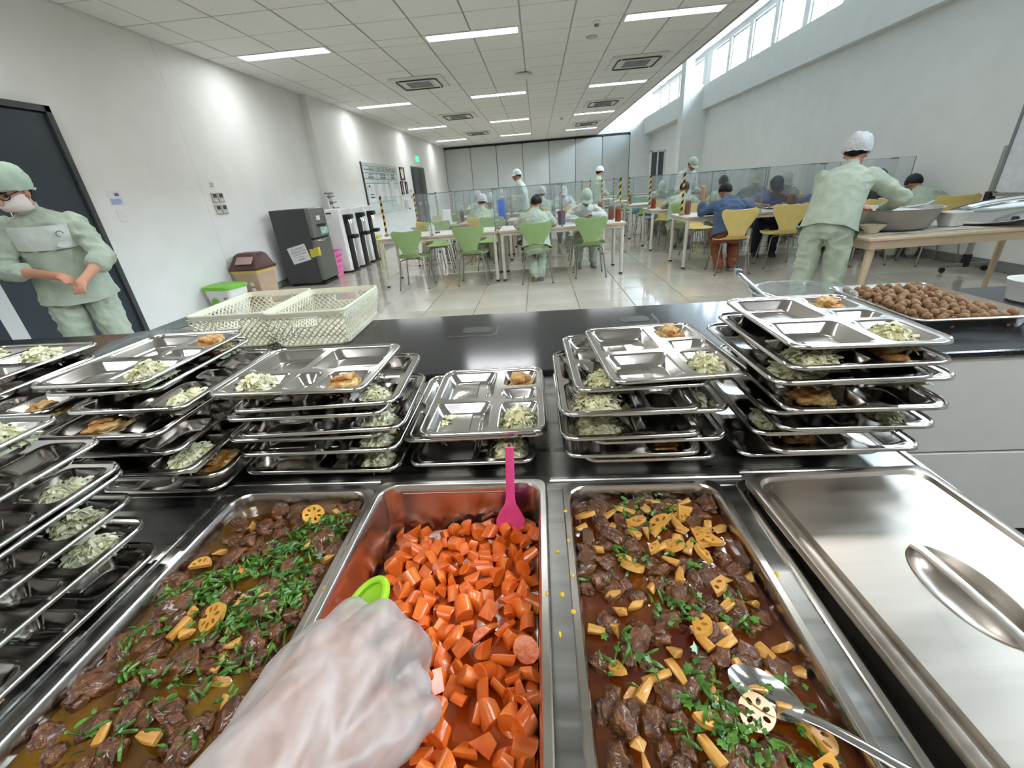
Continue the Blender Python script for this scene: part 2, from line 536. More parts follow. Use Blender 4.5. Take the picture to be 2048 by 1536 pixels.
# upper lid over the clerestory strip
b = MB(); b.box(CEDGE - .1, XR + .3, YN, YB + .2, ZC2, ZC2 + .1); struct(b.build('ceiling_upper', WALL))

# ceiling: grid bars, square tiles one by one near, joined far
b = MB(); b.box(XL - .2, CEDGE, YN, YB + .2, ZC + .016, ZC + .1); b.box(CEDGE - .03, CEDGE, YN, YB + .2, ZC - .005, ZC2)
ceil = struct(b.build('ceiling', CEILBAR))
GX = [-4.40, -4.01] + [-4.01 + .648 * i for i in range(1, 11)] + [2.77]
rowsY = [6.82 + 4.18 * i for i in range(-2, 4)]
fill_row = -.60                        # unseen lamp row added to brighten the counter front
ylines = []
for r in rowsY:
    ylines += [r, r + .30] + [r + .30 + .6467 * i for i in range(1, 6)]
ylines = [y for y in ylines if abs(y - fill_row) > .33] + [fill_row, fill_row + .30]
ylines.sort()
ylines.append(YB)
ylines = [y for y in ylines if y <= YB]
lightcols = (1, 5, 9)                       # first grid column under each lamp
farc = MB(); nct = 0
acs = [(-2.066 - .0, 9.3), (1.83, 9.3), (-2.066, 13.5), (1.83, 13.5), (-2.066, 17.7), (1.83, 17.7)]
for jy in range(len(ylines) - 1):
    y0, y1 = ylines[jy], ylines[jy + 1]
    for ix in range(len(GX) - 1):
        x0, x1 = GX[ix], GX[ix + 1]
        if (y1 - y0) < .31 and (ix in (1, 2, 5, 6, 9, 10)): continue
        cxx, cyy = (x0 + x1) / 2, (y0 + y1) / 2
        if y1 > 2.2 and y1 < 10.8 and nct < 190:
            t = MB(); t.rbox(0, 0, x1 - x0 - .02, y1 - y0 - .02, 0, .014, .003, k=1, edge=.003)
            o = t.build('ceiling_tile', CEIL, ceil); o.location = (cxx, cyy, ZC + random.Random(jy * 50 + ix).uniform(-.001, .001))
            nct += 1
        else:
            farc.box(x0 + .01, x1 - .01, y0 + .01, y1 - .01, ZC, ZC + .014)
o = farc.build('ceiling_tiling', CEIL, ceil); o['kind'] = 'stuff'

# lamps
names_c = ('left', 'middle', 'right'); ords = ('', '', 'first', 'second', 'third', 'farthest')
lamp0 = None
for ri, r in enumerate(rowsY + [fill_row]):
    for ci, c in enumerate(lightcols):
        lx0, lx1 = GX[c], GX[c + 2]
        lab = 'long white recessed ceiling lamp, %s one back in the %s column of lamps' % (ords[min(ri, 5)], names_c[ci]) if 1 < ri < 6 else 'recessed ceiling lamp over the kitchen side, %s column, %s' % (names_c[ci], {0: 'rear row', 1: 'row over the counter', 6: 'unseen fill row added between them'}[ri])
        loc = ((lx0 + lx1) / 2, r + .15, ZC)
        if lamp0 is None:
            lamp0 = thing('ceiling_lamp', lab, 'lamp', loc, 0, 'recessed ceiling lamps')
            w = (lx1 - lx0) / 2 - .006
            m = MB()
            m.box(-w, w, -.146, -.11, -.004, .02); m.box(-w, w, .11, .146, -.004, .02); m.box(-w, -w + .04, -.11, .11, -.004, .02); m.box(w - .04, w, -.11, .11, -.004, .02)
            m.build('frame', WHITE, lamp0)
            m = MB(); m.box(-w + .045, w - .045, -.108, .108, .012, .02); m.build('diffuser', PANEL, lamp0)
        else:
            copy_tree(lamp0, None, lab, loc)

# air conditioner cassettes
ac0 = None
acn = ('nearest', 'nearest', 'middle', 'middle', 'farthest', 'farthest')
for i, (ax, ay) in enumerate(acs):
    lab = 'square white ceiling air conditioner with grey grille, %s of the %s row' % (acn[i], ('left', 'right')[i % 2])
    if ac0 is None:
        ac0 = thing('air_conditioner', lab, 'air conditioner', (ax, ay, ZC), 0, 'ceiling air conditioners')
        m = MB(); m.rbox(0, 0, .95, .95, -.03, .0, .04, edge=.008); m.build('body', WHITE, ac0)
        m = MB(); m.rbox(0, 0, .5, .5, -.036, -.028, .02); m.build('grille_frame', WHITE, ac0)
        for q in range(6):
            g = MB(); g.box(-.22, .22, -.2 + q * .075, -.165 + q * .075, -.042, -.034); g.build('slat', SKIRT, ac0)
        for a in range(4):
            v = MB(); v.tube([(-.30, -.36, -.034), (.30, -.36, -.034), (.36, -.33, -.034)], .016, 6); v.build('air_slot', DKGREY, ac0, rot=(0, 0, a * PI / 2))
    else:
        copy_tree(ac0, None, lab, (ax, ay, ZC))
# small round ceiling devices
for i, (x, y, kind) in enumerate(((.85, 6.97, 's'), (.86, 7.6, 'd'), (-.163, 9.4, 'p'), (.86, 15.7, 's'))):
    if kind == 's':
        t = thing('smoke_detector', ('white smoke detector beside the grey ceiling disc, nearest the camera', 'small white smoke detector far down the ceiling near the far lamps')[i > 0], 'detector', (x, y, ZC))
        m = MB(); m.lathe([(.001, -.0), (.06, 0), (.06, -.018), (.045, -.03), (.001, -.032)], n=20); m.build('base', WHITE, t)
        m = MB(); m.lathe([(.03, -.03), (.03, -.055), (.001, -.06)], n=16); m.build('sensor', BRACK, t)
    elif kind == 'd':
        m = MB(); m.lathe([(.001, 0), (.085, 0), (.08, -.014), (.001, -.016)], n=24)
        tag(m.build('ceiling_disc', CEILBAR, None, (x, y, ZC)), 'flat grey round disc on the ceiling next to the smoke detector', 'speaker')
    else:
        t = thing('wifi_unit', 'white round wireless unit hanging in the middle of the ceiling', 'ceiling unit', (x, y, ZC))
        m = MB(); m.rbox(0, 0, .30, .30, -.07, -.01, .13, edge=.02, k=6); m.build('body', WHITE, t)
        m = MB(); m.rbox(0, 0, .2, .2, -.012, 0, .05); m.build('mount', DKGREY, t)

# doors in the left wall
d = MB(); d.box(XL - .01, XL + .022, 1.6, 4.27, 0, 2.22)
d1 = struct(d.build('door_1', DOORM))
m = MB(); m.box(XL + .02, XL + .05, 1.6, 3.548, .02, 2.16, bev=.004); m.build('door_leaf', DOORM, d1)
m = MB(); m.box(XL + .02, XL + .05, 3.558, 4.21, .02, 2.16, bev=.004); m.build('door_leaf', DOORM, d1)
m = MB(); m.box(XL + .03, XL + .046, 3.5485, 3.5575, .02, 2.16); m.build('door_gap', WHITE, d1)
m = MB(); m.tube([(XL + .05, 2.65, .95), (XL + .12, 2.65, .95), (XL + .12, 3.44, .95), (XL + .05, 3.44, .95)], .014, 8); m.build('push_bar', CHROME, d1)
m = MB(); m.box(XL + .045, XL + .056, 3.08, 3.205, .1, .86); m.build('glass_strip', WALLP, d1)
m = MB(); m.box(XL + .02, XL + .07, 4.22, 4.27, 0, 2.22); m.box(XL + .02, XL + .07, 1.6, 4.27, 2.17, 2.22); m.build('door_frame', DKGREY, d1)
d = MB(); d.box(XL + .11, XL + .145, 16.0, 17.8, 0, 2.13)
d2 = struct(d.build('door_2', DKGREY))
for q in range(2):
    m = MB(); m.box(XL + .14, XL + .17, 16.06 + q * .86, 16.88 + q * .86, .02, 2.08, bev=.004); lf = m.build('door_leaf', DKGREY, d2)
    m = MB(); m.box(XL + .165, XL + .176, 16.72 - q * .03 + q * .36, 16.80 - q * .03 + q * .36, .5, 1.75); m.build('vision_panel', BLACK, lf)
    m = MB(); m.box(XL + .17, XL + .178, 16.2 + q * .9, 16.7 + q * .9, .9, .98); m.build('push_plate', STEEL, lf)
# white framed glass door by the column
d = MB()
for (a0, a1, c0, c1) in ((4.02, 4.08, 0, 2.06), (4.5, 4.56, 0, 2.06), (4.27, 4.32, 0, 2.06), (4.02, 4.56, 2.0, 2.06), (4.02, 4.56, 0, .1)):
    d.box(a0, a1, 17.2, 17.26, c0, c1, bev=.005)
d3 = struct(d.build('door_3', WHITE))
for a0 in (4.08, 4.32):
    m = MB(); m.box(a0, a0 + .19, 17.22, 17.235, .1, 2.0); m.build('pane', DKGREY, d3)
# exit sign
t = thing('exit_sign', 'small green lit exit sign high on the wall above the grey double door', 'sign', (XL + .12, 17.05, 2.40))
m = MB(); m.box(0, .04, -.16, .16, -.09, .09, bev=.008); m.build('box', GREENSIGN, t)
text_mesh('lettering', 'EXIT', .1, WHITE, t, (.043, 0, 0), (PI / 2, 0, PI / 2))
# ------------------------------------------------------------------ serving counter
ZG, ZS = .755, .737
ctr = thing('serving_counter', 'long serving counter with black granite top and white front panels', 'counter', (0, 0, 0))
m = MB(); m.box(-3.3, 2.7, 1.215, 1.895, ZG - .022, ZG, bev=.004); m.build('granite_top', GRANITE, ctr)
m = MB(); m.box(-3.25, 2.68, 1.25, 1.86, .05, ZG - .022); m.build('carcass', WHITEPAN, ctr)
for (x0, x1) in ((-3.2, -1.6), (-1.6, -.0), (0, 1.1), (1.1, 2.66)):
    for (z0, z1) in ((.06, .388), (.396, .73)):
        m = MB(); m.box(x0 + .003, x1 - .003, 1.23, 1.25, z0, z1, bev=.002); m.build('front_panel', WHITEPAN, ctr)
# damp marks on the stone: thin films of water
def damp(name, lab, cx, cy, w, d, ring):
    m = MB()
    if ring:
        o_ = rrect(cx, cy, w, d, .02, 0, 5); i_ = rrect(cx, cy, w - .02, d - .02, .014, 0, 5)
        n = len(o_)
        m.add([(p[0], p[1], ZG + .0006) for p in o_] + [(p[0], p[1], ZG + .0006) for p in i_], [(k, (k + 1) % n, n + (k + 1) % n, n + k) for k in range(int(n * .5), n)])
    m.add([(p[0], p[1], ZG + .0006) for p in rrect(cx + .01, cy, w * .6, d * .45, .02, 0, 4)], [tuple(range(20))])
    tag(m.build(name, DAMP, None, smooth=False), lab, 'stain')
damp('damp_mark', 'dark damp tray outline on the black counter near the baskets', -.28, 1.66, .20, .17, True)
damp('damp_mark', 'dark damp tray outline on the black counter behind the right tray stacks', .36, 1.70, .20, .16, True)
damp('damp_mark', 'small dark smudge in the middle of the black counter', .02, 1.67, .06, .04, False)

# steam table: body, top of steel strips round the wells
st = thing('steam_table', 'stainless steel steam table with wells for the food pans', 'steam table', (0, 0, 0))
PX = [(-.655, -.350), (-.345, -.006), (.024, .324), (.350, .672)]
PY0, PY1 = .135, .678
m = MB()
m.box(-2.3, .715, PY1 - .012, 1.215, ZS - .012, ZS, bev=.003)
m.box(-2.3, PX[0][0] + .012, -.02, PY1 - .012, ZS - .012, ZS)
m.box(PX[3][1] - .012, .715, -.02, PY1 - .012, ZS - .012, ZS)
m.box(PX[0][0] + .012, PX[3][1] - .012, -.02, PY0 + .012, ZS - .012, ZS)
for i in range(3): m.box(PX[i][1] - .012, PX[i + 1][0] + .012, PY0 + .012, PY1 - .012, ZS - .012, ZS)
m.build('table_top', STEELD, st)
m = MB(); m.box(-2.3, .71, -.015, -.005, .1, ZS - .012); m.box(.70, .712, -.015, 1.2, .08, ZS - .012); m.box(-2.3, .71, 1.19, 1.2, .1, ZS - .012); m.box(-2.3, .71, -.01, 1.2, .45, .46)
m.build('cabinet_body', STEEL, st)
m = MB(); m.box(.705, .722, -.02, 1.2, ZS - .03, ZS + .003, bev=.004); m.build('side_edge', STEEL, st)
m = MB(); m.box(.0, .372, PY1 + .008, PY1 + .020, ZS, ZS + .006, bev=.002); m.box(.372, .69, PY1 + .02, PY1 + .03, ZS, ZS + .006, bev=.002); m.build('back_rail', STEEL, st)
m = MB(); m.box(PX[0][0] - .03, PX[0][0] - .02, PY0, PY1 + .03, ZS, ZS + .004, bev=.0015); m.box(PX[0][0] - .03, -.35, PY1 + .018, PY1 + .03, ZS, ZS + .004, bev=.0015); m.build('side_rail', STEEL, st)
for x in (-2.2, -.8, .62):
    for y in (.08, 1.1):
        m = MB(); m.cyl((x, y, 0), (x, y, .12), .02, n=10); m.build('leg', STEEL, st)
m = MB(); m.box(PX[3][0] + .02, PX[3][0] + .026, PY0 + .02, PY1 - .02, .52, ZS - .012); m.box(PX[3][0] + .02, PX[3][1] - .02, PY0 + .02, PY1 - .02, .515, .52); m.build('well_lining', BLACK, st)

def pan(name, label, x0, x1, y0, y1, zr, depth, mat=PANM, r=.035, taper=.02, flange=.011):
    cx, cy_, w, d = (x0 + x1) / 2, (y0 + y1) / 2, x1 - x0, y1 - y0
    m = MB()
    f = flange; K = 6
    rings = [rrect(cx, cy_, w, d, r * .55, zr - .007, K), rrect(cx, cy_, w, d, r * .55, zr - .002, K), rrect(cx, cy_, w - .004, d - .004, r * .55, zr, K), rrect(cx, cy_, w - 2 * f, d - 2 * f, r, zr, K),
             rrect(cx, cy_, w - 2 * f - .005, d - 2 * f - .005, r, zr - .003, K), rrect(cx, cy_, w - 2 * f - .01, d - 2 * f - .01, r, zr - .02, K),
             rrect(cx, cy_, w - 2 * f - taper, d - 2 * f - taper, r, zr - depth + .012, K), rrect(cx, cy_, w - 2 * f - taper - .018, d - 2 * f - taper - .018, r, zr - depth, K)]
    m.loft(rings, caps=(False, True))
    t = .0012
    rings2 = [[(p[0] + (cx - p[0]) * (-.004), p[1] + (cy_ - p[1]) * (-.002), p[2] - t) for p in rg] for rg in rings[4:]]
    m.loft(rings2, caps=(False, True))
    o = m.build(name, mat, None, fixn=False)
    return tag(o, label, 'food pan')
pan('food_pan', 'steel food pan of beef stew under chopped green herbs, leftmost', PX[0][0], PX[0][1], PY0, PY1, .741, .10)
pan('food_pan', 'deep steel food pan filled with orange carrot chunks', PX[1][0], PX[1][1], PY0, PY1 + .004, .752, .15)
pan('food_pan', 'steel food pan of lotus root and meat stew beside the carrots', PX[2][0], PX[2][1], PY0, PY1 + .002, .741, .10)
pan('food_pan', 'steel food pan mostly covered by the flat steel lid', PX[3][0], PX[3][1], PY0, PY1, .741, .15)

# lid: raised panel, rolled edge, sunk oval grip with a bar
lid = thing('pan_lid', 'brushed steel pan lid with sunken oval grip, lying askew over the right pan', 'lid', (.535, .405, .765), math.radians(3.2))
m = MB(); W_, D_ = .325, .535
K = 6
NA = 48
def oval(rx, ry, z, cy0): return [(-.006 + rx * math.cos(2 * PI * k / NA), cy0 + ry * math.sin(2 * PI * k / NA), z) for k in range(NA)]
oc = .004
m.loft([rrect(0, 0, W_, D_, .02, -.012, K), rrect(0, 0, W_, D_, .02, -.002, K), rrect(0, 0, W_ - .004, D_ - .004, .02, 0, K), rrect(0, 0, W_ - .028, D_ - .028, .03, 0, K), rrect(0, 0, W_ - .036, D_ - .036, .03, -.007, K),
        rrect(0, 0, W_ - .050, D_ - .050, .03, -.007, K), rrect(0, 0, W_ - .056, D_ - .056, .028, .0015, K)], caps=(False, False))
outer = [(p[0], p[1]) for p in rrect(0, 0, W_ - .056, D_ - .056, .028, .003, K)]
hole = [(p[0], p[1]) for p in oval(.044, .078, .003, oc)]
tri = tessellate_polygon([[Vector((p[0], p[1], 0)) for p in outer], [Vector((p[0], p[1], 0)) for p in hole]])
m.add([(p[0], p[1], .0015 + .0015 * (i >= len(outer))) for i, p in enumerate(outer + hole)], tri)
m.loft([oval(.044, .078, .003, oc), oval(.043, .077, .0045, oc), oval(.041, .075, .002, oc), oval(.036, .069, -.010, oc), oval(.025, .054, -.020, oc), oval(.010, .026, -.024, oc)], caps=(False, True))
m.build('lid_plate', LIDM, lid, fixn=True, sharp=50)
m = MB(); m.tube([(-.006, oc - .077, .003), (-.006, oc - .062, .006), (-.006, oc, .0075), (-.006, oc + .062, .006), (-.006, oc + .077, .003)], [.010, .0075, .0068, .0075, .010], 8, flat=.45); m.build('grip_bar', LIDM, lid)

# ------------------------------------------------------------------ compartment trays
TW, TL = .275, .345
COMPS = {'A': (-.121, .014, -.004, .155), 'B': (-.121, .014, -.156, -.022), 'T': (.032, .122, .060, .155), 'M': (.032, .122, -.014, .044), 'C': (.032, .122, -.156, -.030)}
def tray_mesh():
    m = MB(); K = 5
    outer = [(p[0], p[1]) for p in rrect(0, 0, TW - .012, TL - .012, .030, 0, K)]
    loops = [outer]
    for c in COMPS.values():
        x0, x1, y0, y1 = c
        loops.append([(p[0], p[1]) for p in rrect((x0 + x1) / 2, (y0 + y1) / 2, x1 - x0, y1 - y0, .018, 0, K)])
    tri = tessellate_polygon([[Vector((p[0], p[1], 0)) for p in lp] for lp in loops])
    m.add([(p[0], p[1], 0) for lp in loops for p in lp], tri)
    m.loft([rrect(0, 0, TW - .012, TL - .012, .030, 0, K), rrect(0, 0, TW - .010, TL - .010, .031, .0022, K), rrect(0, 0, TW - .005, TL - .005, .032, .003, K), rrect(0, 0, TW - .001, TL - .001, .033, .0012, K), rrect(0, 0, TW, TL, .033, -.003, K), rrect(0, 0, TW - .004, TL - .004, .032, -.004, K)], caps=(False, False))
    for c in COMPS.values():
        x0, x1, y0, y1 = c
        cx, cy_, w, d = (x0 + x1) / 2, (y0 + y1) / 2, x1 - x0, y1 - y0
        prof = [(0, 0), (.0015, -.0006), (.004, -.0034), (.0145, -.0195), (.0170, -.0222), (.0205, -.0235)]
        m.loft([rrect(cx, cy_, w - 2 * i, d - 2 * i, .018 + .004 * (i > .01), z, K) for i, z in prof], caps=(False, True))
    return m
tray0 = None
FOOD = {}
def ribbon(mb, rnd, cx, cy_, z, ln, wd, curl, yaw, pitch, mi=0):
    n = 5; pts = []
    d = Vector((math.cos(yaw) * math.cos(pitch), math.sin(yaw) * math.cos(pitch), math.sin(pitch)))
    side = Vector((-math.sin(yaw), math.cos(yaw), 0))
    upv = d.cross(side) * -1
    p = Vector((cx, cy_, z)) - d * ln * .5
    vs = []
    ph = rnd.uniform(0, 6)
    for i in range(n + 1):
        t = i / n
        a = curl * (t - .5)
        q = p + d * (ln * t) + Vector((0, 0, 1)) * (-(t - .5) ** 2 * ln * abs(curl)) + side * (a * ln * .35)
        tw = side * math.cos(.8 * math.sin(ph + t * 3)) + Vector((0, 0, 1)) * math.sin(.8 * math.sin(ph + t * 3))
        ww = wd * (.55 + .45 * math.sin(PI * min(1, t * .9 + .08)))
        th = Vector((0, 0, .0009))
        vs += [q - tw * ww * .5 + th, q + tw * ww * .5 + th, q + tw * ww * .5 - th, q - tw * ww * .5 - th]
    fs = []
    for i in range(n):
        a = i * 4; b_ = a + 4
        for k in range(4): fs.append((a + k, a + (k + 1) % 4, b_ + (k + 1) % 4, b_ + k))
    fs += [(3, 2, 1, 0), (n * 4, n * 4 + 1, n * 4 + 2, n * 4 + 3)]
    mb.add(vs, fs, mi)
def cabbage_mesh(seed, w, d, h):
    rnd = random.Random(seed); m = MB()
    for k in range(230):
        u, v = rnd.uniform(-1, 1), rnd.uniform(-1, 1)
        r2 = u * u + v * v
        if r2 > 1.05: continue
        z = h * (1 - r2 ** 1.3) * rnd.uniform(.75, 1.05) + .003
        m_i = 1 if rnd.random() < .06 else 0
        if m_i: ribbon(m, rnd, u * w / 2, v * d / 2, z + .003, rnd.uniform(.003, .007), .0025, .3, rnd.uniform(0, 6.3), 0, 1)
        else: ribbon(m, rnd, u * w / 2 * .76, v * d / 2 * .76, z, rnd.uniform(.018, .038), rnd.uniform(.0038, .0085), rnd.uniform(-1.3, 1.3), rnd.uniform(0, 6.3), rnd.uniform(-.38, .38))
    m.grid(lambda a, b_: ((a - .5) * w * .92, (b_ - .5) * d * .92, max(-.001, h * .8 * (1 - ((2 * a - 1) ** 2 + (2 * b_ - 1) ** 2)) + .004 * nv3(a * 9 + seed, b_ * 9, 0))), 10, 10)
    return m
CABM = [cabbage_mesh(s, .078, .098, .027) for s in (1, 2, 3)] + [cabbage_mesh(7, .082, .105, .018)]
CABO = []
def blob_mesh(seed, sx, sy, sz, amp, freq, sub=3, flat=0.0, pw=.72):
    bm = bmesh.new()
    bmesh.ops.create_icosphere(bm, subdivisions=sub, radius=1)
    for v in bm.verts:
        p = v.co.copy()
        q = p * freq + Vector((seed * 3.7, seed * 1.3, seed * 7.1))
        n = noise.noise(q) + .5 * noise.noise(q * 2.3)
        p = Vector((math.copysign(abs(p.x) ** pw, p.x), math.copysign(abs(p.y) ** pw, p.y), math.copysign(abs(p.z) ** pw, p.z)))
        s = 1 + amp * n
        v.co = Vector((p.x * sx * s, p.y * sy * s, p.z * sz * s))
        if flat and v.co.z < -sz * flat: v.co.z = -sz * flat
    me = bpy.data.meshes.new('blob')
    bm.to_mesh(me); bm.free()
    finish_mesh(me, 60)
    return me
def tofu_mesh(seed):
    # a fried slab torn and folded over itself: uneven rims, lighter folds
    m = MB(); rnd = random.Random(seed)
    for L in range(5):
        ox, oy = rnd.uniform(-.008, .008), rnd.uniform(-.006, .006)
        zb = .001 + L * .0048; tilt = rnd.uniform(-.18, .18); tl2 = rnd.uniform(-.18, .18)
        sc = 1 - L * .09
        def fn(a, b_, L=L, ox=ox, oy=oy, zb=zb, sc=sc, tilt=tilt, tl2=tl2):
            th = a * 2 * PI
            ct, sn = math.cos(th), math.sin(th)
            sq = 1 / max(abs(ct) ** 4 + abs(sn) ** 4, .2) ** .25
            rr = (.031 * sq + .009 * nv3(ct * 2 + seed, sn * 2, L) + .004 * nv3(ct * 7, sn * 7 + seed, L)) * sc
            prof = [(.97, -.003), (1.05, .0002), (1.02, .004), (.82, .0058), (.55, .005), (.28, .0056), (.02, .005)]
            q, zz = prof[min(6, int(b_ * 6 + .01))]
            x, y = ct * rr * q * 1.1, sn * rr * q * .86
            return (x + ox, y + oy, zb + zz + tilt * x + tl2 * y + .0055 * nv3(x * 70 + L * 3, y * 70 + seed, 1) * (q > .3) + .002 * nv3(x * 200, y * 200, L))
        m.grid(fn, 36, 6, 0, None, True)
    return m
TOFUM = [tofu_mesh(s) for s in (1, 2, 3)]
TOFO = []
ORD = ['topmost', 'second', 'third', 'fourth', 'fifth', 'sixth', 'seventh', 'eighth', 'ninth', 'tenth']
def put_food(kind, pos, rz, sc, label, grp):
    src = CABO if kind == 'cab' else TOFO
    base = CABM if kind == 'cab' else TOFUM
    i = len(FOOD) % len(base)
    FOOD[len(FOOD)] = 1
    if len(src) < len(base):
        i = len(src)
        o = base[i].build('cabbage_portion' if kind == 'cab' else 'fried_tofu', [CAB, CABD] if kind == 'cab' else [TOFU], None, sharp=60)
        src.append(o)
    else:
        o = src[i].copy(); COL.objects.link(o)
    o.location = pos; o.rotation_euler = (0, 0, rz); o.scale = (sc[0], sc[1], sc[2])
    tag(o, label, 'cabbage' if kind == 'cab' else 'tofu', grp)
def stack(desc, rows, grp):
    """rows from the top: (corner, x, y, z, yaw, turned, foods)"""
    global tray0
    for i, (cn, x, y, z, yaw, turned, foods) in enumerate(rows):
        w, d = (TL, TW) if turned else (TW, TL)
        a = math.radians(yaw)
        lx = -w / 2 if cn[1] == 'l' else w / 2
        ly = -d / 2 if cn[0] == 'n' else d / 2
        cx = x - (lx * math.cos(a) - ly * math.sin(a)); cy_ = y - (lx * math.sin(a) + ly * math.cos(a))
        rz = a + (-PI / 2 if turned else 0)
        lab = 'steel five-compartment tray, %s of the %s' % (ORD[i] + ('' if i == 0 else ' from the top'), desc)
        if tray0 is None: tray0 = tray_mesh().build('food_tray', TRAYM, None, sharp=50)
        o = tray0 if not tray0.get('label') else tray0.copy()
        if o is not tray0: COL.objects.link(o)
        o.location = (cx, cy_, z); o.rotation_euler = (0, 0, rz)
        tag(o, lab, 'tray', 'compartment trays')
        top = (i == 0)
        room = .03 if top else min(.026, rows[i - 1][3] - z + .012)
        for cc, kind in foods.items():
            twin = ', %s heap' % ('farther' if cc in 'AT' else 'nearer') if list(foods.values()).count(kind) > 1 else ''
            c = COMPS[cc]
            px, py = (c[0] + c[1]) / 2, (c[2] + c[3]) / 2
            wx, wy = cx + px * math.cos(rz) - py * math.sin(rz), cy_ + px * math.sin(rz) + py * math.cos(rz)
            q = R_.uniform(-.3, .3)
            if kind == 'cab':
                sx = (c[1] - c[0]) / .092; sy = (c[3] - c[2]) / .118
                put_food('cab', (wx, wy, z - .0225), rz + q * .3, (min(sx, 1.2), min(sy, 1.12), 1.25 if top else room / .026), 'cabbage on the %s tray of the %s%s' % (ORD[i], desc, twin), 'cabbage portions')
            else:
                put_food('tofu', (wx, wy, z - .023), rz + q + (PI / 2 if c[3] - c[2] > c[1] - c[0] else 0), (1.05, 1.05, 1.15 if top else room / .03), 'fried tofu on the %s tray of the %s%s' % (ORD[i], desc, twin), 'fried tofu pieces')
R_ = random.Random(11)
_ = {}
stack('stack before the ivory baskets', [
    ('nl', -.706, .742, .934, -.7, 1, {'C': 'cab', 'T': 'tofu'}), ('nl', -.640, .712, .908, 3, 1, {'T': 'cab'}), ('fr', -.330, 1.000, .886, 1, 1, {'A': 'cab'}), ('nl', -.632, .695, .860, 2.5, 1, {'T': 'cab'}),
    ('fr', -.336, .994, .838, .5, 1, {'T': 'tofu'}), ('nl', -.648, .697, .814, 1, 1, {'T': 'cab'}), ('nr', -.335, .757, .790, 0, 1, {'T': 'tofu'}), ('nl', -.655, .700, .768, -.5, 1, {'T': 'cab'})], 'a')
stack('low stack behind the carrots', [
    ('nl', -.276, .744, .818, .8, 0, {'T': 'tofu', 'C': 'cab'}), ('nl', -.321, .760, .797, 1.5, 0, {'B': 'cab'}), ('nr', .003, .800, .778, 1, 0, _), ('nl', -.300, .722, .760, .7, 0, {'C': 'cab'})], 'b')
stack('stack behind the lotus root stew', [
    ('nl', .129, .748, .921, 3.9, 0, {'T': 'tofu', 'C': 'cab'}), ('nl', .060, .766, .898, 2, 0, {'B': 'cab'}), ('nl', .026, .712, .874, 1, 0, {'B': 'cab'}), ('nl', .093, .752, .850, .5, 0, {'C': 'cab'}),
    ('nl', .026, .700, .827, 1, 0, {'B': 'cab'}), ('nl', .084, .722, .803, .7, 0, {'B': 'tofu'}), ('nl', .032, .710, .780, 0, 0, {'C': 'tofu'}), ('nl', .070, .722, .760, 0, 0, {'B': 'tofu'})], 'c')
stack('tallest stack, behind the pan lid', [
    ('nr', .716, .722, .985, -1.5, 0, {'T': 'tofu', 'C': 'cab'}), ('nl', .420, .690, .962, .3, 0, {'B': 'cab', 'C': 'tofu'}), ('nl', .396, .684, .938, .8, 0, {'B': 'cab'}), ('nr', .742, .722, .916, 0, 0, {'C': 'cab'}),
    ('nr', .690, .662, .892, -.8, 0, {'B': 'tofu'}), ('nl', .404, .704, .868, .8, 0, _), ('nr', .697, .680, .844, -1, 0, {'C': 'cab'}), ('nl', .394, .712, .818, .5, 0, {'B': 'cab'}), ('nr', .699, .694, .788, 0, 0, {'B': 'tofu'}), ('nl', .380, .722, .762, .3, 0, _)], 'd')
stack('second stack from the left edge', [
    ('nl', -1.098, .745, .968, -1, 0, {'T': 'tofu', 'C': 'cab'}), ('nl', -1.090, .755, .944, 0, 0, {'T': 'cab'}), ('nl', -1.010, .716, .918, .5, 0, {'C': 'cab'}), ('nr', -.750, .655, .892, 0, 0, {'B': 'tofu'}),
    ('nr', -.710, .640, .862, 0, 0, _), ('nr', -.672, .612, .836, .4, 0, {'C': 'cab', 'T': 'tofu'}), ('nr', -.640, .640, .806, .4, 0, {'C': 'tofu'}), ('nr', -.665, .650, .764, 0, 0, _)], 'e')
stack('far stack at the left edge', [
    ('fr', -1.251, 1.079, .960, -2, 1, {'A': 'cab', 'B': 'cab'}), ('fr', -1.235, 1.045, .934, 0, 1, _), ('fr', -1.10, 1.02, .905, 2, 1, {'C': 'tofu', 'T': 'tofu'}), ('fr', -1.06, 1.00, .87, 0, 1, _), ('fr', -1.08, 1.01, .835, 1, 1, {'C': 'cab'}), ('fr', -1.06, 1.0, .80, 0, 1, _), ('fr', -1.08, 1.0, .764, 0, 1, _)], 'f')
stack('nearest stack, beside the herb stew', [
    ('fr', -.850, .615, .968, -1, 0, {'T': 'cab', 'C': 'cab'}), ('fr', -.782, .607, .925, -1, 0, _), ('fr', -.746, .588, .884, -1.5, 0, {'T': 'cab'}), ('fr', -.744, .587, .872, -1.5, 0, _),
    ('fr', -.722, .560, .835, -2, 0, {'T': 'cab'}), ('fr', -.695, .540, .798, -2, 0, {'T': 'cab'}), ('fr', -.664, .514, .763, -2, 0, {'C': 'tofu'})], 'g')
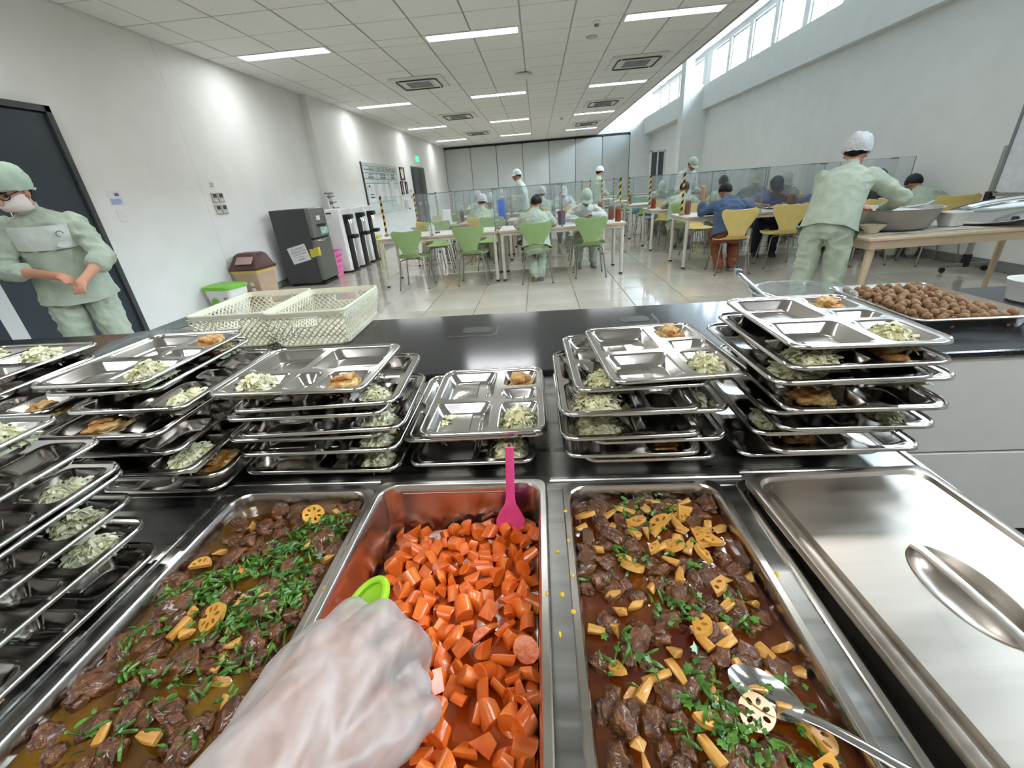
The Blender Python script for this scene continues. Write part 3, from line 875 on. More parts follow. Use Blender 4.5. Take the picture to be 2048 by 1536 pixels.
# ------------------------------------------------------------------ food in the pans
rf = random.Random(5)
def hull_mesh(pts, name, mat, bevel=.0):
    bm = bmesh.new()
    for p in pts: bm.verts.new(p)
    r = bmesh.ops.convex_hull(bm, input=bm.verts)
    bmesh.ops.delete(bm, geom=[e for e in r['geom_interior'] if isinstance(e, bmesh.types.BMVert)], context='VERTS')
    bmesh.ops.dissolve_limit(bm, angle_limit=math.radians(9), verts=bm.verts, edges=bm.edges)
    if bevel:
        bmesh.ops.bevel(bm, geom=list(bm.edges), offset=bevel, segments=1, affect='EDGES', profile=.6)
    me = bpy.data.meshes.new(name)
    bm.to_mesh(me); bm.free()
    me.materials.append(mat)
    finish_mesh(me, 32)
    return me
def carrot_mesh(seed):
    r = random.Random(seed)
    # rolling cuts through a tapering root: two slanted planes and sometimes a lengthwise split
    R0 = r.uniform(.011, .0155); R1 = R0 * r.uniform(.72, .95); ln = r.uniform(.015, .026)
    s0 = r.uniform(-.7, .7); s1 = r.uniform(-.8, .8); half = r.random() < .55
    pts = []
    n = 12
    for k in range(n):
        a = 2 * PI * k / n
        if half and math.sin(a) < -.1: continue
        pts.append((-ln / 2 + s0 * R0 * math.cos(a), R0 * math.cos(a), R0 * math.sin(a)))
        pts.append((ln / 2 + s1 * R1 * math.cos(a + .8), R1 * math.cos(a), R1 * math.sin(a)))
    return hull_mesh(pts, 'carrot_chunk', CARROT, .0009)
CARM = [carrot_mesh(s) for s in range(14)]
def scatter(n, x0, x1, y0, y1, dmin, seed, tries=9000):
    r = random.Random(seed); P = []
    for _i in range(tries):
        p = (r.uniform(x0, x1), r.uniform(y0, y1))
        if all((p[0] - q[0]) ** 2 + (p[1] - q[1]) ** 2 > dmin * dmin for q in P):
            P.append(p)
            if len(P) >= n: break
    return P
def pile_h(x, y):
    # carrots heaped to the near right, low at the far wall
    u = (x + .345) / .339; v = (y - .135) / .54
    return .640 + .026 * min(1, max(0, (u - .05) * 1.6)) + .022 * min(1, max(0, (.95 - v) * 1.5)) + .006 * nv3(x * 14, y * 14, 3)
ncar = 0
for layer, (dm, n, dz) in enumerate(((.0235, 320, -.020), (.0208, 260, .0))):
    for (x, y) in scatter(n, -.305, -.034, .17, .648, dm, 31 + layer):
        if ncar >= 298: break
        if layer == 0 and rf.random() < .6: continue
        o = link_obj('carrot_chunk', rf.choice(CARM))
        o.location = (x, y, pile_h(x, y) + dz + rf.uniform(-.003, .004))
        o.rotation_euler = (rf.uniform(0, 6.3), rf.uniform(-.7, .7), rf.uniform(0, 6.3))
        s = rf.uniform(.98, 1.2); o.scale = (s, s, s)
        tag(o, 'glossy orange carrot chunk heaped in the deep carrot pan', 'carrot', 'carrot chunks in the deep pan'); ncar += 1
m = MB(); m.grid(lambda a, b_: (-.324 + a * .298, .152 + b_ * .516, pile_h(-.324 + a * .298, .152 + b_ * .516) - .012), 14, 20)
tag(m.build('carrot_sauce', BROTHC), 'thin orange sauce between the carrot chunks', 'sauce', None, 'stuff')

MEATM = []
for s in range(9):
    me = blob_mesh(s, rf.uniform(.014, .021), rf.uniform(.011, .016), rf.uniform(.009, .013), .40, 1.9, 3)
    me.materials.append(MEAT); me.name = 'meat_chunk'; MEATM.append(me)
def lotus_mesh(seed, cut):
    r = random.Random(seed); n = 30; Rr = r.uniform(.018, .022)
    a0, a1 = (0, 2 * PI) if cut == 0 else (r.uniform(0, 1), 0)
    if cut: a1 = a0 + (PI * 1.05 if cut == 1 else PI * .62)
    out = []
    if cut == 0:
        out = [(Rr * (1 + .05 * math.sin(3 * t)) * math.cos(t), Rr * math.sin(t)) for t in [2 * PI * k / n for k in range(n)]]
    else:
        k_ = 16
        out = [(Rr * math.cos(a0 + (a1 - a0) * k / k_), Rr * math.sin(a0 + (a1 - a0) * k / k_)) for k in range(k_ + 1)]
        if cut == 2: out.append((0, 0))
    holes = []
    nh = 7
    for k in range(nh):
        a = 2 * PI * k / nh + .3
        am = (a - a0) % (2 * PI)
        if cut and not (.32 < am < (a1 - a0) - .32): continue
        hx, hy = Rr * .58 * math.cos(a), Rr * .58 * math.sin(a)
        holes.append([(hx + .0042 * math.cos(-t) * math.cos(a) - .0026 * math.sin(-t) * math.sin(a), hy + .0042 * math.cos(-t) * math.sin(a) + .0026 * math.sin(-t) * math.cos(a)) for t in [2 * PI * q / 8 for q in range(8)]])
    m = MB(); m.prism(out, -.0035, .0035, 0, None, holes)
    me = m.build('lotus_slice', LOTUS)
    d = me.data
    bpy.data.objects.remove(me)
    return d
LOTM = [lotus_mesh(s, c) for s, c in ((1, 0), (2, 0), (3, 1), (4, 1), (5, 2), (6, 1))]
LOTK = {}
for me_, kd in zip(LOTM, ('round', 'round', 'half', 'half', 'wedge', 'half')): LOTK[me_.name] = kd
ORDN = 'first second third fourth fifth sixth seventh eighth ninth tenth eleventh twelfth thirteenth fourteenth fifteenth sixteenth seventeenth eighteenth nineteenth twentieth twenty-first twenty-second twenty-third twenty-fourth twenty-fifth twenty-sixth twenty-seventh twenty-eighth twenty-ninth thirtieth thirty-first thirty-second thirty-third thirty-fourth thirty-fifth thirty-sixth'.split()
def bamboo_mesh(seed):
    r = random.Random(seed)
    l, w, h = r.uniform(.022, .040), r.uniform(.008, .014), r.uniform(.005, .009)
    t = r.uniform(.4, .95)
    pts = [(sx * l / 2, sy * w / 2 * (t if sx > 0 else 1), sz * h / 2 * (t if sx > 0 else 1) + (.002 if sx * sy > 0 else 0)) for sx in (-1, 1) for sy in (-1, 1) for sz in (-1, 1)] + [(0, 0, h * .75), (0, w * .62, 0)]
    return hull_mesh(pts, 'bamboo_piece', BAMBOO, .0008)
BAMM = [bamboo_mesh(s) for s in range(8)]
def chunky_mesh(seed):
    r = random.Random(seed)
    pts = [(r.uniform(-.015, .015), r.uniform(-.011, .011), r.uniform(-.007, .008)) for _i in range(12)]
    return hull_mesh(pts, 'bamboo_chunk', BAMBOO, .001)
CHM = [chunky_mesh(s + 40) for s in range(5)]
def stew(x0, x1, y0, y1, zl, seed, nm, nl, nb, nc, broth, meatlab, meatgrp, pan_words, herbs):
    r = random.Random(seed)
    m = MB(); m.grid(lambda a, b_: (x0 + a * (x1 - x0), y0 + b_ * (y1 - y0), zl - .004 + .0022 * nv3(a * 8 + seed, b_ * 14, 1) + .0016 * nv3(a * 22, b_ * 36 + seed, 2)), 40, 64)
    tag(m.build('broth', broth), 'glossy %s around the stewed meat in the %s' % ('red brown broth' if broth is BROTH else 'olive brown broth', pan_words), 'broth', None, 'stuff')
    P = scatter(nm + nl + nb + nc, x0 + .016, x1 - .016, y0 + .012, y1 - .014, .0165, seed + 3, 30000)
    r.shuffle(P)
    kinds = ['m'] * nm + ['l'] * nl + ['b'] * nb + ['c'] * nc
    rank = {}
    for kk in 'lbc':
        ys = sorted([p for p, k in zip(P, kinds) if k == kk], key=lambda p: -p[1])
        for q, p in enumerate(ys): rank[p] = ('farthest' if q == 0 else 'nearest' if q == len(ys) - 1 else ORDN[q] + ' from the far end')
    for (x, y), k in zip(P, kinds):
        hz = .004 * nv3(x * 20 + seed, y * 20, 5)
        if k == 'm':
            o = link_obj('meat_chunk', r.choice(MEATM)); lift = r.uniform(-.009, .001)
            tag(o, meatlab, 'meat', meatgrp)
            o.rotation_euler = (r.uniform(-.5, .5), r.uniform(-.5, .5), r.uniform(0, 6.3)); s = r.uniform(.85, 1.3); o.scale = (s, s, s * .95)
        elif k == 'l':
            o = link_obj('lotus_slice', r.choice(LOTM)); lift = r.uniform(.005, .010)
            tag(o, '%s lotus root slice, %s of the %s' % (LOTK[o.data.name], rank[(x, y)], pan_words), 'lotus root', 'lotus root slices in the %s' % pan_words)
            o.rotation_euler = (r.uniform(-.55, .55), r.uniform(-.5, .5), r.uniform(0, 6.3)); s = r.uniform(.85, 1.15); o.scale = (s, s, s)
        elif k == 'b':
            o = link_obj('bamboo_strip', r.choice(BAMM)); lift = r.uniform(.002, .008)
            tag(o, 'yellow bamboo strip, %s of the %s' % (rank[(x, y)], pan_words), 'bamboo shoot', 'bamboo strips in the %s' % pan_words)
            o.rotation_euler = (r.uniform(-.4, .4), r.uniform(-.3, .3), r.uniform(0, 6.3))
        else:
            o = link_obj('bamboo_chunk', r.choice(CHM)); lift = r.uniform(.001, .006)
            tag(o, 'chunky bamboo piece, %s of the %s' % (rank[(x, y)], pan_words), 'bamboo shoot', 'bamboo chunks in the %s' % pan_words)
            o.rotation_euler = (r.uniform(0, 6), r.uniform(-.5, .5), r.uniform(0, 6.3))
        o.location = (x, y, zl + hz + lift)
    # chopped herb: many small cut leaves and stems, nobody could count them
    h = MB()
    for (hx, hy, rad, cnt) in herbs:
        for _i in range(cnt):
            a, d = r.uniform(0, 6.3), rad * math.sqrt(r.random())
            x, y = hx + d * math.cos(a), hy + d * math.sin(a) * 1.1
            if not (x0 + .006 < x < x1 - .006): continue
            z = zl + .008 + r.uniform(-.005, .007) * (1 - d / rad * .6)
            ln = r.uniform(.006, .016)
            yaw = r.uniform(0, 6.3); tl = r.uniform(-.6, .6)
            if r.random() < (.8 if broth is BROTHG else .5):
                ribbon(h, r, x, y, z, ln * 1.7, r.uniform(.0025, .0055), r.uniform(-.8, .8), yaw, tl)
            else:
                # a lobed leaf: three points and a notch
                M = Matrix.Translation((x, y, z)) @ Matrix.Rotation(yaw, 4, 'Z') @ Matrix.Rotation(tl, 4, 'X') @ Matrix.Rotation(r.uniform(-.5, .5), 4, 'Y')
                s = ln * .62
                pts = [(-.9, 0), (-.35, -.28), (-.15, -.85), (.25, -.55), (.45, -.75), (.6, -.2), (1, 0), (.6, .2), (.45, .75), (.25, .55), (-.15, .85), (-.35, .28)]
                h.add([(p[0] * s, p[1] * s, -.25 * abs(p[1]) * s) for p in pts] + [(p[0] * s, p[1] * s, -.25 * abs(p[1]) * s - .0006) for p in pts],
                      [tuple(range(12)), tuple(range(23, 11, -1))] + [(k, (k + 1) % 12, 12 + (k + 1) % 12, 12 + k) for k in range(12)], 0, M)
    tag(h.build('chopped_herb', HERB, sharp=60), 'chopped green cilantro sprinkled over the %s' % pan_words, 'herbs', None, 'stuff')
stew(PX[2][0] + .012, PX[2][1] - .012, .155, .664, .712, 21, 100, 24, 26, 34, BROTH, 'chunk of brown braised meat in the lotus root stew', 'meat chunks in the lotus root stew', 'lotus root stew',
     [(.16, .60, .05, 44), (.20, .64, .03, 26), (.13, .52, .035, 22), (.22, .52, .03, 14), (.18, .43, .04, 40), (.25, .42, .03, 18), (.09, .35, .04, 22), (.20, .32, .045, 46), (.17, .275, .04, 60), (.21, .25, .035, 44), (.27, .30, .03, 20), (.26, .235, .03, 30), (.06, .48, .03, 12)])
stew(PX[0][0] + .012, PX[0][1] - .012, .155, .662, .718, 33, 100, 3, 10, 10, BROTHG, 'chunk of dark braised beef in the herb stew', 'beef chunks in the herb stew', 'herb stew',
     [(-.41, .595, .030, 40), (-.455, .555, .035, 60), (-.40, .57, .02, 16), (-.49, .515, .035, 70), (-.53, .49, .025, 40), (-.575, .455, .028, 60), (-.61, .44, .02, 30), (-.55, .44, .025, 24), (-.415, .50, .025, 24), (-.43, .455, .035, 60), (-.45, .42, .04, 70), (-.40, .44, .025, 40), (-.48, .40, .03, 30), (-.42, .37, .04, 40),
      (-.56, .36, .05, 26), (-.48, .33, .05, 26), (-.60, .38, .03, 16), (-.54, .28, .05, 22), (-.45, .29, .05, 22)])
# curry drips on the steel between the pans
dr = MB()
for (x, y) in ((.008, .51), (.012, .43), (.006, .37), (.027, .60), (.028, .53), (.029, .46), (.026, .40), (-.01, .42), (-.349, .52), (-.348, .47), (-.352, .44), (.325, .46)):
    zz = .741 if x > .02 or x < -.34 else (.7525 if x < -.005 else .7375)
    dr.ball((x, y, zz), rf.uniform(.002, .004), rf.uniform(.003, .007), .001, 8, 4)
tag(dr.build('sauce_drip', OIL), 'yellow curry drips on the steel rims between the pans', 'drips', None, 'stuff')

# pink rice paddle standing in the carrots
t = thing('rice_paddle', 'bright pink plastic rice paddle standing in the carrot pan', 'paddle', (-.080, .634, .655))
m = MB()
def padpt(s):   # arc length along paddle -> position, half width, half thickness
    ln = .215
    p = Vector((.013 * s, -.010 * s, s * ln * .98))
    if s < .42: w = .028 * math.sqrt(max(.02, 1 - ((s - .20) / .24) ** 2)) if s < .2 else .028 - (.028 - .0085) * ((s - .2) / .22) ** 1.2
    else: w = .0085 - .0015 * (s - .42)
    return p, w
rg = []
for k in range(21):
    p, w = padpt(k / 20)
    th = .0022
    rg.append([p + Vector((w * math.cos(a), th * math.sin(a) - .006 * math.cos(a) ** 2 * (1 if k < 9 else 0), 0)) for a in [2 * PI * q / 14 for q in range(14)]])
m.loft(rg); m.build('blade', PINKS, t)
m = MB(); m.ball((.0125, -.0125, .216), .0022, .0012, .004, 8, 6); m.build('hanging_hole', DKGREY, t)
# slotted spoon in the lotus stew
t = thing('serving_spoon', 'stainless slotted serving spoon resting in the lotus root stew', 'spoon', (.240, .308, .728), math.radians(-38))
m = MB()
def sp(a, b_):
    th = a * 2 * PI
    q = b_
    return (.040 * q * math.cos(th), .024 * q * math.sin(th), -.010 * (1 - q * q))
m.grid(sp, 24, 6, 0, None, True)
m.grid(lambda a, b_: tuple(Vector(sp(a, b_)) + Vector((0, 0, -.0014))), 24, 6, 0, None, True)
m.loft([[(.04 * math.cos(2 * PI * k / 24), .024 * math.sin(2 * PI * k / 24), z) for k in range(24)] for z in (0, -.0014)], caps=(False, False))
m.build('bowl', CHROME, t, fixn=False)
for q in (-.008, 0, .008):
    m = MB(); m.box(-.018, .018, q - .0012, q + .0012, -.0098, -.0086); m.build('slot', BLACK, t)
m = MB(); m.tube([(.038, 0, -.001), (.055, 0, .004), (.09, -.004, .014), (.16, -.012, .026), (.24, -.02, .034)], [.006, .0055, .006, .0075, .008], 10, flat=.4); m.build('handle', CHROME, t)
# ------------------------------------------------------------------ ivory woven baskets
def basket(name, lab, loc, rz):
    t = thing(name, lab, 'basket', loc, rz, 'ivory baskets')
    W0, D0, W1, D1, H = .275, .385, .325, .435, .145
    def wallpt(side, u, v):      # side 0..3, u along the wall 0..1, v up 0..1
        w = W0 + (W1 - W0) * v; d = D0 + (D1 - D0) * v; z = .004 + v * (H - .02)
        if side == 0: return Vector((-w / 2 + u * w, -d / 2, z))
        if side == 1: return Vector((w / 2, -d / 2 + u * d, z))
        if side == 2: return Vector((w / 2 - u * w, d / 2, z))
        return Vector((-w / 2, d / 2 - u * d, z))
    m = MB(); m.rbox(0, 0, W0 + .006, D0 + .006, 0, .005, .03); m.build('base', BASK, t)
    m = MB()
    K = 6
    m.loft([rrect(0, 0, W1 + .004, D1 + .004, .035, H - .022, K), rrect(0, 0, W1 + .010, D1 + .010, .035, H - .004, K), rrect(0, 0, W1 + .006, D1 + .006, .034, H, K), rrect(0, 0, W1 - .004, D1 - .004, .032, H, K), rrect(0, 0, W1 - .008, D1 - .008, .03, H - .022, K)], caps=(False, False), closed=True)
    m.build('rim', BASK, t)
    m = MB()
    for side in range(4):
        n = 24 if side % 2 == 0 else 32
        rows = 11
        hand = side % 2 == 0
        for i in range(n):
            pts_ = []
            for k in range(rows * 4 + 1):
                v = k / (rows * 4)
                u = (i + .5 + .40 * math.sin(2 * PI * v * rows / 2 + (PI if i % 2 else 0))) / n
                pts_.append(wallpt(side, u, v) + (Vector((0, -1, 0)), Vector((1, 0, 0)), Vector((0, 1, 0)), Vector((-1, 0, 0)))[side] * .0016 * math.cos(2 * PI * v * rows / 2 + (PI if i % 2 else 0)))
            run = []
            for p, k in zip(pts_, range(len(pts_))):
                v = k / (rows * 4); uu = (i + .5) / n
                if hand and .62 < v < .93 and .33 < uu < .67:
                    if len(run) > 1: m.tube(run, .0036, 5, flat=.6)
                    run = []
                else: run.append(p)
            if len(run) > 1: m.tube(run, .0036, 5, flat=.6)
    o = m.build('lattice', BASK, t, fixn=False, sharp=80); o['kind'] = 'stuff'
    for side in (0, 2):
        m = MB()
        path = []
        for (u, v) in ((.33, .68), (.36, .62), (.64, .62), (.67, .68), (.67, .88), (.64, .93), (.36, .93), (.33, .88)):
            path.append(wallpt(side, u, v) + Vector((0, -.002 if side == 0 else .002, 0)))
        m.tube(path, .004, 6, closed=True); m.build('handle_frame', BASK, t)
    return t
bk = basket('storage_basket', 'ivory woven plastic basket with the pink bin seen through it, nearer the room centre', (-.932, 1.765, ZG), math.radians(2))
copy_tree(bk, None, 'ivory woven plastic basket on the side of the green-lidded bin', (-1.268, 1.79, ZG), (0, 0, math.radians(2)))
# clear plastic cover lying left of the baskets
t = thing('clear_cover', 'crumpled clear plastic cover lying left of the ivory baskets', 'plastic cover', (-1.76, 1.68, ZG), .2)
m = MB()
m.grid(lambda a, b_: ((a - .5) * .3, (b_ - .5) * .34, .004 + .05 * math.sin(PI * a) ** .5 * math.sin(PI * b_) ** .5 + .010 * nv3(a * 6, b_ * 6, 2)), 16, 16)
m.build('film', PLASTC, t)

# ------------------------------------------------------------------ right end of the counter
t = thing('sheet_pan', 'shallow steel sheet pan heaped with brown meatballs', 'pan', (1.392, 1.625, ZG), math.radians(-1))
m = MB(); K = 6
w_, d_ = .380, .50
m.loft([rrect(0, 0, w_ - .05, d_ - .05, .03, 0, K), rrect(0, 0, w_ - .022, d_ - .022, .035, .034, K), rrect(0, 0, w_ - .004, d_ - .004, .036, .040, K), rrect(0, 0, w_, d_, .038, .038, K), rrect(0, 0, w_, d_, .038, .042, K), rrect(0, 0, w_ - .012, d_ - .012, .036, .044, K), rrect(0, 0, w_ - .026, d_ - .026, .034, .038, K), rrect(0, 0, w_ - .056, d_ - .056, .03, .003, K)], caps=(True, True))
m.build('pan_body', PANM, t)
BALM = []
for s in range(6):
    me = blob_mesh(s + 60, .0150, .0135, .0128, .07, 1.2, 2, 0, 1.0); me.materials.append(BALL); BALM.append(me)
rb = random.Random(8); nb_ = 0
for layer in range(2):
    P = scatter(190 if layer == 0 else 110, -.160, .160, -.22, .22, +.0258 if layer == 0 else .0285, 90 + layer, 20000)
    for (x, y) in P:
        if layer == 1 and abs(x) > .145: continue
        o = link_obj('meatball', rb.choice(BALM))
        o.location = (1.392 + x * math.cos(-.017) - y * math.sin(-.017), 1.625 + y, ZG + (.016 if layer == 0 else .037) + .004 * nv3(x * 12, y * 12, 4))
        o.rotation_euler = (rb.uniform(0, 6), rb.uniform(0, 6), rb.uniform(0, 6)); s = rb.uniform(.9, 1.15); o.scale = (s, s, s)
        tag(o, 'small brown meatball heaped in the steel sheet pan', 'meatball', 'meatballs in the sheet pan')
t = thing('clear_bowl', 'round clear plastic bowl behind the tallest tray stack', 'bowl', (1.015, 1.72, ZG))
m = MB(); m.lathe([(.001, .003), (.13, .003), (.15, .012), (.172, .07), (.178, .074), (.178, .071), (.169, .066), (.148, .008), (.128, .0), (.001, .0)], n=40); m.build('bowl_body', PLASTC, t)
m = MB()
m.tube([(.178 * math.cos(2 * PI * k / 40), .178 * math.sin(2 * PI * k / 40), .073) for k in range(40)], .003, 6, closed=True); m.build('rim', clear_mat('clear_rim', (.8, .84, .86), 1.4, .08, haze=.3), t)
t = thing('tongs', 'steel food tongs leaning out of the clear plastic bowl', 'tongs', (.945, 1.765, ZG + .012))
a = Vector((-.118, .105, .118)); b0 = Vector((.06, -.03, .004))
for sgn in (-1, 1):
    m = MB(); off = Vector((0, .012 * sgn, .004 * sgn))
    m.tube([a + Vector((0, .004 * sgn, 0)), a * .85 + off * .8, a * .3 + off, b0 + off * 1.3], [.011, .016, .015, .010], 8, flat=.5); m.build('arm', CHROME, t)
m = MB(); m.box(-.128, -.104, .090, .120, .106, .130, bev=.004); m.build('locking_ring', CHROME, t)
for k, (x, y) in enumerate(((.05, .02), (.075, -.01), (.035, -.03))):
    m = MB(); m.tube([(x, y, .004), (x + .012, y + .004, .045 - k * .008)], .0018, 5)
    o = m.build('dark_stem', BLACK, None, (1.0, 1.72, ZG)); tag(o, 'thin dark green stem in the clear bowl, %s' % ('nearest the pan', 'the one by the meatballs', 'the shortest')[k], 'herb stem', 'stems in the clear bowl')
m = MB(); m.lathe([(.001, .0), (.058, .0), (.062, .004), (.060, .006), (.001, .003)], n=28, sy=.8)
tag(m.build('clear_lid', PLASTC, None, (1.155, 1.52, ZG)), 'small clear plastic lid lying beside the meatball pan', 'saucer')  # a container lid lying loose on the granite
t = thing('white_bowl', 'white bowl at the far right end of the black counter', 'bowl', (1.835, 1.665, ZG))
m = MB(); m.lathe([(.001, 0), (.07, 0), (.078, .006), (.092, .075), (.094, .078), (.089, .077), (.074, .010), (.001, .008)], n=32); m.build('bowl_body', WHITE, t)

# ------------------------------------------------------------------ the server's gloved hand with a lime green scoop
def remesh_obj(mb, vox, smooth_it=6, name='tmp', fac=.5):
    me = bpy.data.meshes.new(name)
    me.from_pydata(mb.v, [], mb.f)
    bm = bmesh.new(); bm.from_mesh(me); bmesh.ops.recalc_face_normals(bm, faces=bm.faces); bm.to_mesh(me); bm.free()
    o = bpy.data.objects.new(name, me); COL.objects.link(o)
    r = o.modifiers.new('r', 'REMESH'); r.mode = 'VOXEL'; r.voxel_size = vox; r.use_smooth_shade = True
    if smooth_it:
        s = o.modifiers.new('s', 'SMOOTH'); s.iterations = smooth_it; s.factor = fac
    dg = bpy.context.evaluated_depsgraph_get()
    out = bpy.data.meshes.new_from_object(o.evaluated_get(dg))
    bpy.data.objects.remove(o); bpy.data.meshes.remove(me)
    out.polygons.foreach_set('use_smooth', [True] * len(out.polygons))
    return out
def capsule(mb, p0, p1, r0, r1, n=10):
    p0 = Vector(p0); p1 = Vector(p1); d = p1 - p0
    L = max(d.length, 1e-6); d = d / L
    pts = []; rr = []
    for a in (-90, -60, -30): pts.append(p0 + d * r0 * math.sin(math.radians(a))); rr.append(max(r0 * math.cos(math.radians(a)), r0 * .04))
    pts.append(p0); rr.append(r0); pts.append(p1); rr.append(r1)
    for a in (30, 60, 90): pts.append(p1 + d * r1 * math.sin(math.radians(a))); rr.append(max(r1 * math.cos(math.radians(a)), r1 * .04))
    mb.tube(pts, rr, n)
hand = thing('person', 'left hand in a loose clear plastic glove holding a lime green scoop over the pans', 'person', (0, 0, 0))
# points in world metres: forearm comes up from the near edge, back of the hand up, fingers bent round the scoop handle, thumb to the right
HJ = {'elbow': (-.285, -.05, .905), 'wrist': (-.212, .125, .915), 'k': [(-.236, .222, .903), (-.212, .235, .911), (-.187, .235, .911), (-.164, .225, .903)]}
HD = {'m': [(-.232, .262, .886), (-.206, .281, .892), (-.176, .279, .892), (-.148, .262, .886)], 't': [(-.215, .268, .860), (-.190, .286, .862), (-.165, .283, .862), (-.142, .266, .860)], 'e': [(-.203, .252, .846), (-.182, .266, .846), (-.163, .264, .846), (-.146, .250, .846)]}
def hand_shape(g, sep=True):
    m = MB()
    w = Vector(HJ['wrist']); e = Vector(HJ['elbow'])
    capsule(m, e, w, .036 + g, .024 + g, 16)
    for i, k in enumerate(HJ['k']):
        capsule(m, w + Vector(((i - 1.5) * .010, 0, 0)), k, .019 + g, .0125 + g, 12)
        capsule(m, k, HD['m'][i], .0112 + g, .0098 + g, 12)
        capsule(m, HD['m'][i], HD['t'][i], .0096 + g, .0088 + g, 12)
        capsule(m, HD['t'][i], HD['e'][i], .0088 + g, .0078 + g, 12)
    capsule(m, w, (-.200, .19, .900), .024 + g, .022 + g, 14)
    capsule(m, (-.190, .150, .905), (-.158, .176, .892), .0165 + g, .0135 + g, 12)
    capsule(m, (-.158, .176, .892), (-.136, .204, .878), .0128 + g, .0112 + g, 12)
    capsule(m, (-.136, .204, .878), (-.134, .228, .866), .0112 + g, .0092 + g, 12)
    return m
me = remesh_obj(hand_shape(0), .0026, 4, 'hand'); me.materials.clear(); me.materials.append(SKIN)
link_obj('hand', me, hand)
# the glove: a loose, creased film outside the hand
def glove_extra():
    m = hand_shape(.0092)
    capsule(m, HJ['elbow'], (-.215, .118, .918), .058, .044, 18)
    capsule(m, (-.215, .118, .918), (-.198, .205, .906), .044, .034, 18)
    capsule(m, (-.172, .15, .905), (-.128, .186, .885), .020, .019, 14)
    capsule(m, (-.128, .186, .885), (-.112, .205, .876), .016, .013, 12)
    return m
me = remesh_obj(glove_extra(), .0032, 8, 'glove')
me.materials.clear(); me.materials.append(GLOVE)
for v in me.vertices:
    p = v.co
    cr = .0030 * abs(nv3(p.x * 26 + p.y * 14, p.y * 20 - p.x * 10, p.z * 28)) + .0009 * nv3(p.x * 70, p.y * 40, p.z * 50)
    v.co = p + v.normal * cr
link_obj('glove', me, hand)
sc_ = thing('scoop', 'lime green plastic scoop gripped by the gloved hand above the pan rim', 'scoop', (-.206, .258, .876))
m = MB()
MS = Matrix.Rotation(math.radians(-14), 4, 'Z') @ Matrix.Rotation(math.radians(-24), 4, 'Y') @ Matrix.Rotation(math.radians(10), 4, 'X')
def shell(a, b_, off=0.0):
    th = a * 2 * PI; q = b_
    return MS @ Vector((.027 * q * math.cos(th), .036 + .036 * q * math.sin(th), -.024 * (1 - q * q) + off + .006))
m.grid(lambda a, b_: shell(a, b_), 28, 7, 0, None, True)
m.grid(lambda a, b_: shell(a, b_, -.003), 28, 7, 0, None, True)
m.tube([shell(k / 28, 1, -.0015) for k in range(28)], .0042, 8, closed=True)
m.build('scoop_bowl', LIME, sc_, fixn=False)
m = MB(); m.tube([MS @ Vector(p) for p in ((0, .004, .0), (0, -.02, -.004), (.01, -.06, -.01))] , [.009, .009, .008], 10); m.build('handle', LIME, sc_)
# ------------------------------------------------------------------ things along the left wall
X0 = XL
# notices, switches, room controllers
t = thing('wall_notice', 'small pale blue printed notice on the wall right of the dark door', 'notice', (X0, 4.61, 1.455))
m = MB(); m.box(0, .003, -.085, .085, -.075, .075); m.build('sheet', PAPER, t)
m = MB(); m.box(.003, .004, -.07, .05, -.06, -.005); m.build('print', pm('pale_blue_print', (160, 178, 214), .7), t)
m = MB(); m.box(.003, .004, .0, .05, .02, .05); m.build('print', GREYINK, t)
t = thing('light_switch', 'white wall switch plate below the pale blue notice', 'switch', (X0, 4.60, 1.285))
m = MB(); m.box(0, .01, -.045, .045, -.06, .06, bev=.004); m.build('plate', WHITE, t)
for q in (-.028, .0, .028):
    m = MB(); m.box(.01, .014, -.02, .02, q - .010, q + .010, bev=.002); m.build('rocker', WHITE, t)
m = MB(); m.box(0, .002, -.05, .05, -.055, .055)
t = m.build('wall_label', PAPER, None, (X0, 6.12, 1.58)); tag(t, 'little printed white label above the four grey wall controllers', 'label')
for q in (-.02, 0, .02):
    m = MB(); m.box(.002, .003, -.035, .03, q - .004, q + .004); m.build('print', GREYINK, t)
rc0 = None
for i, (dy, dz, w) in enumerate(((0, 0, 'upper near'), (.125, 0, 'upper far'), (0, -.15, 'lower near'), (.125, -.15, 'lower far'))):
    lab = 'grey air conditioner wall controller, %s one of the block of four' % w
    loc = (X0, 6.09 + dy, 1.42 + dz)
    if rc0 is None:
        rc0 = thing('wall_controller', lab, 'controller', loc, 0, 'grey wall controllers')
        m = MB(); m.box(0, .018, -.052, .052, -.06, .06, bev=.004); m.build('case', pm('putty_plastic', (188, 186, 176), .4), rc0)
        m = MB(); m.box(.018, .0195, -.036, .036, .0, .048); m.build('screen', DKGREY, rc0)
        for q in (-.025, 0, .025):
            m = MB(); m.box(.018, .020, q - .008, q + .008, -.04, -.028); m.build('button', WHITE, rc0)
    else: copy_tree(rc0, None, lab, loc)

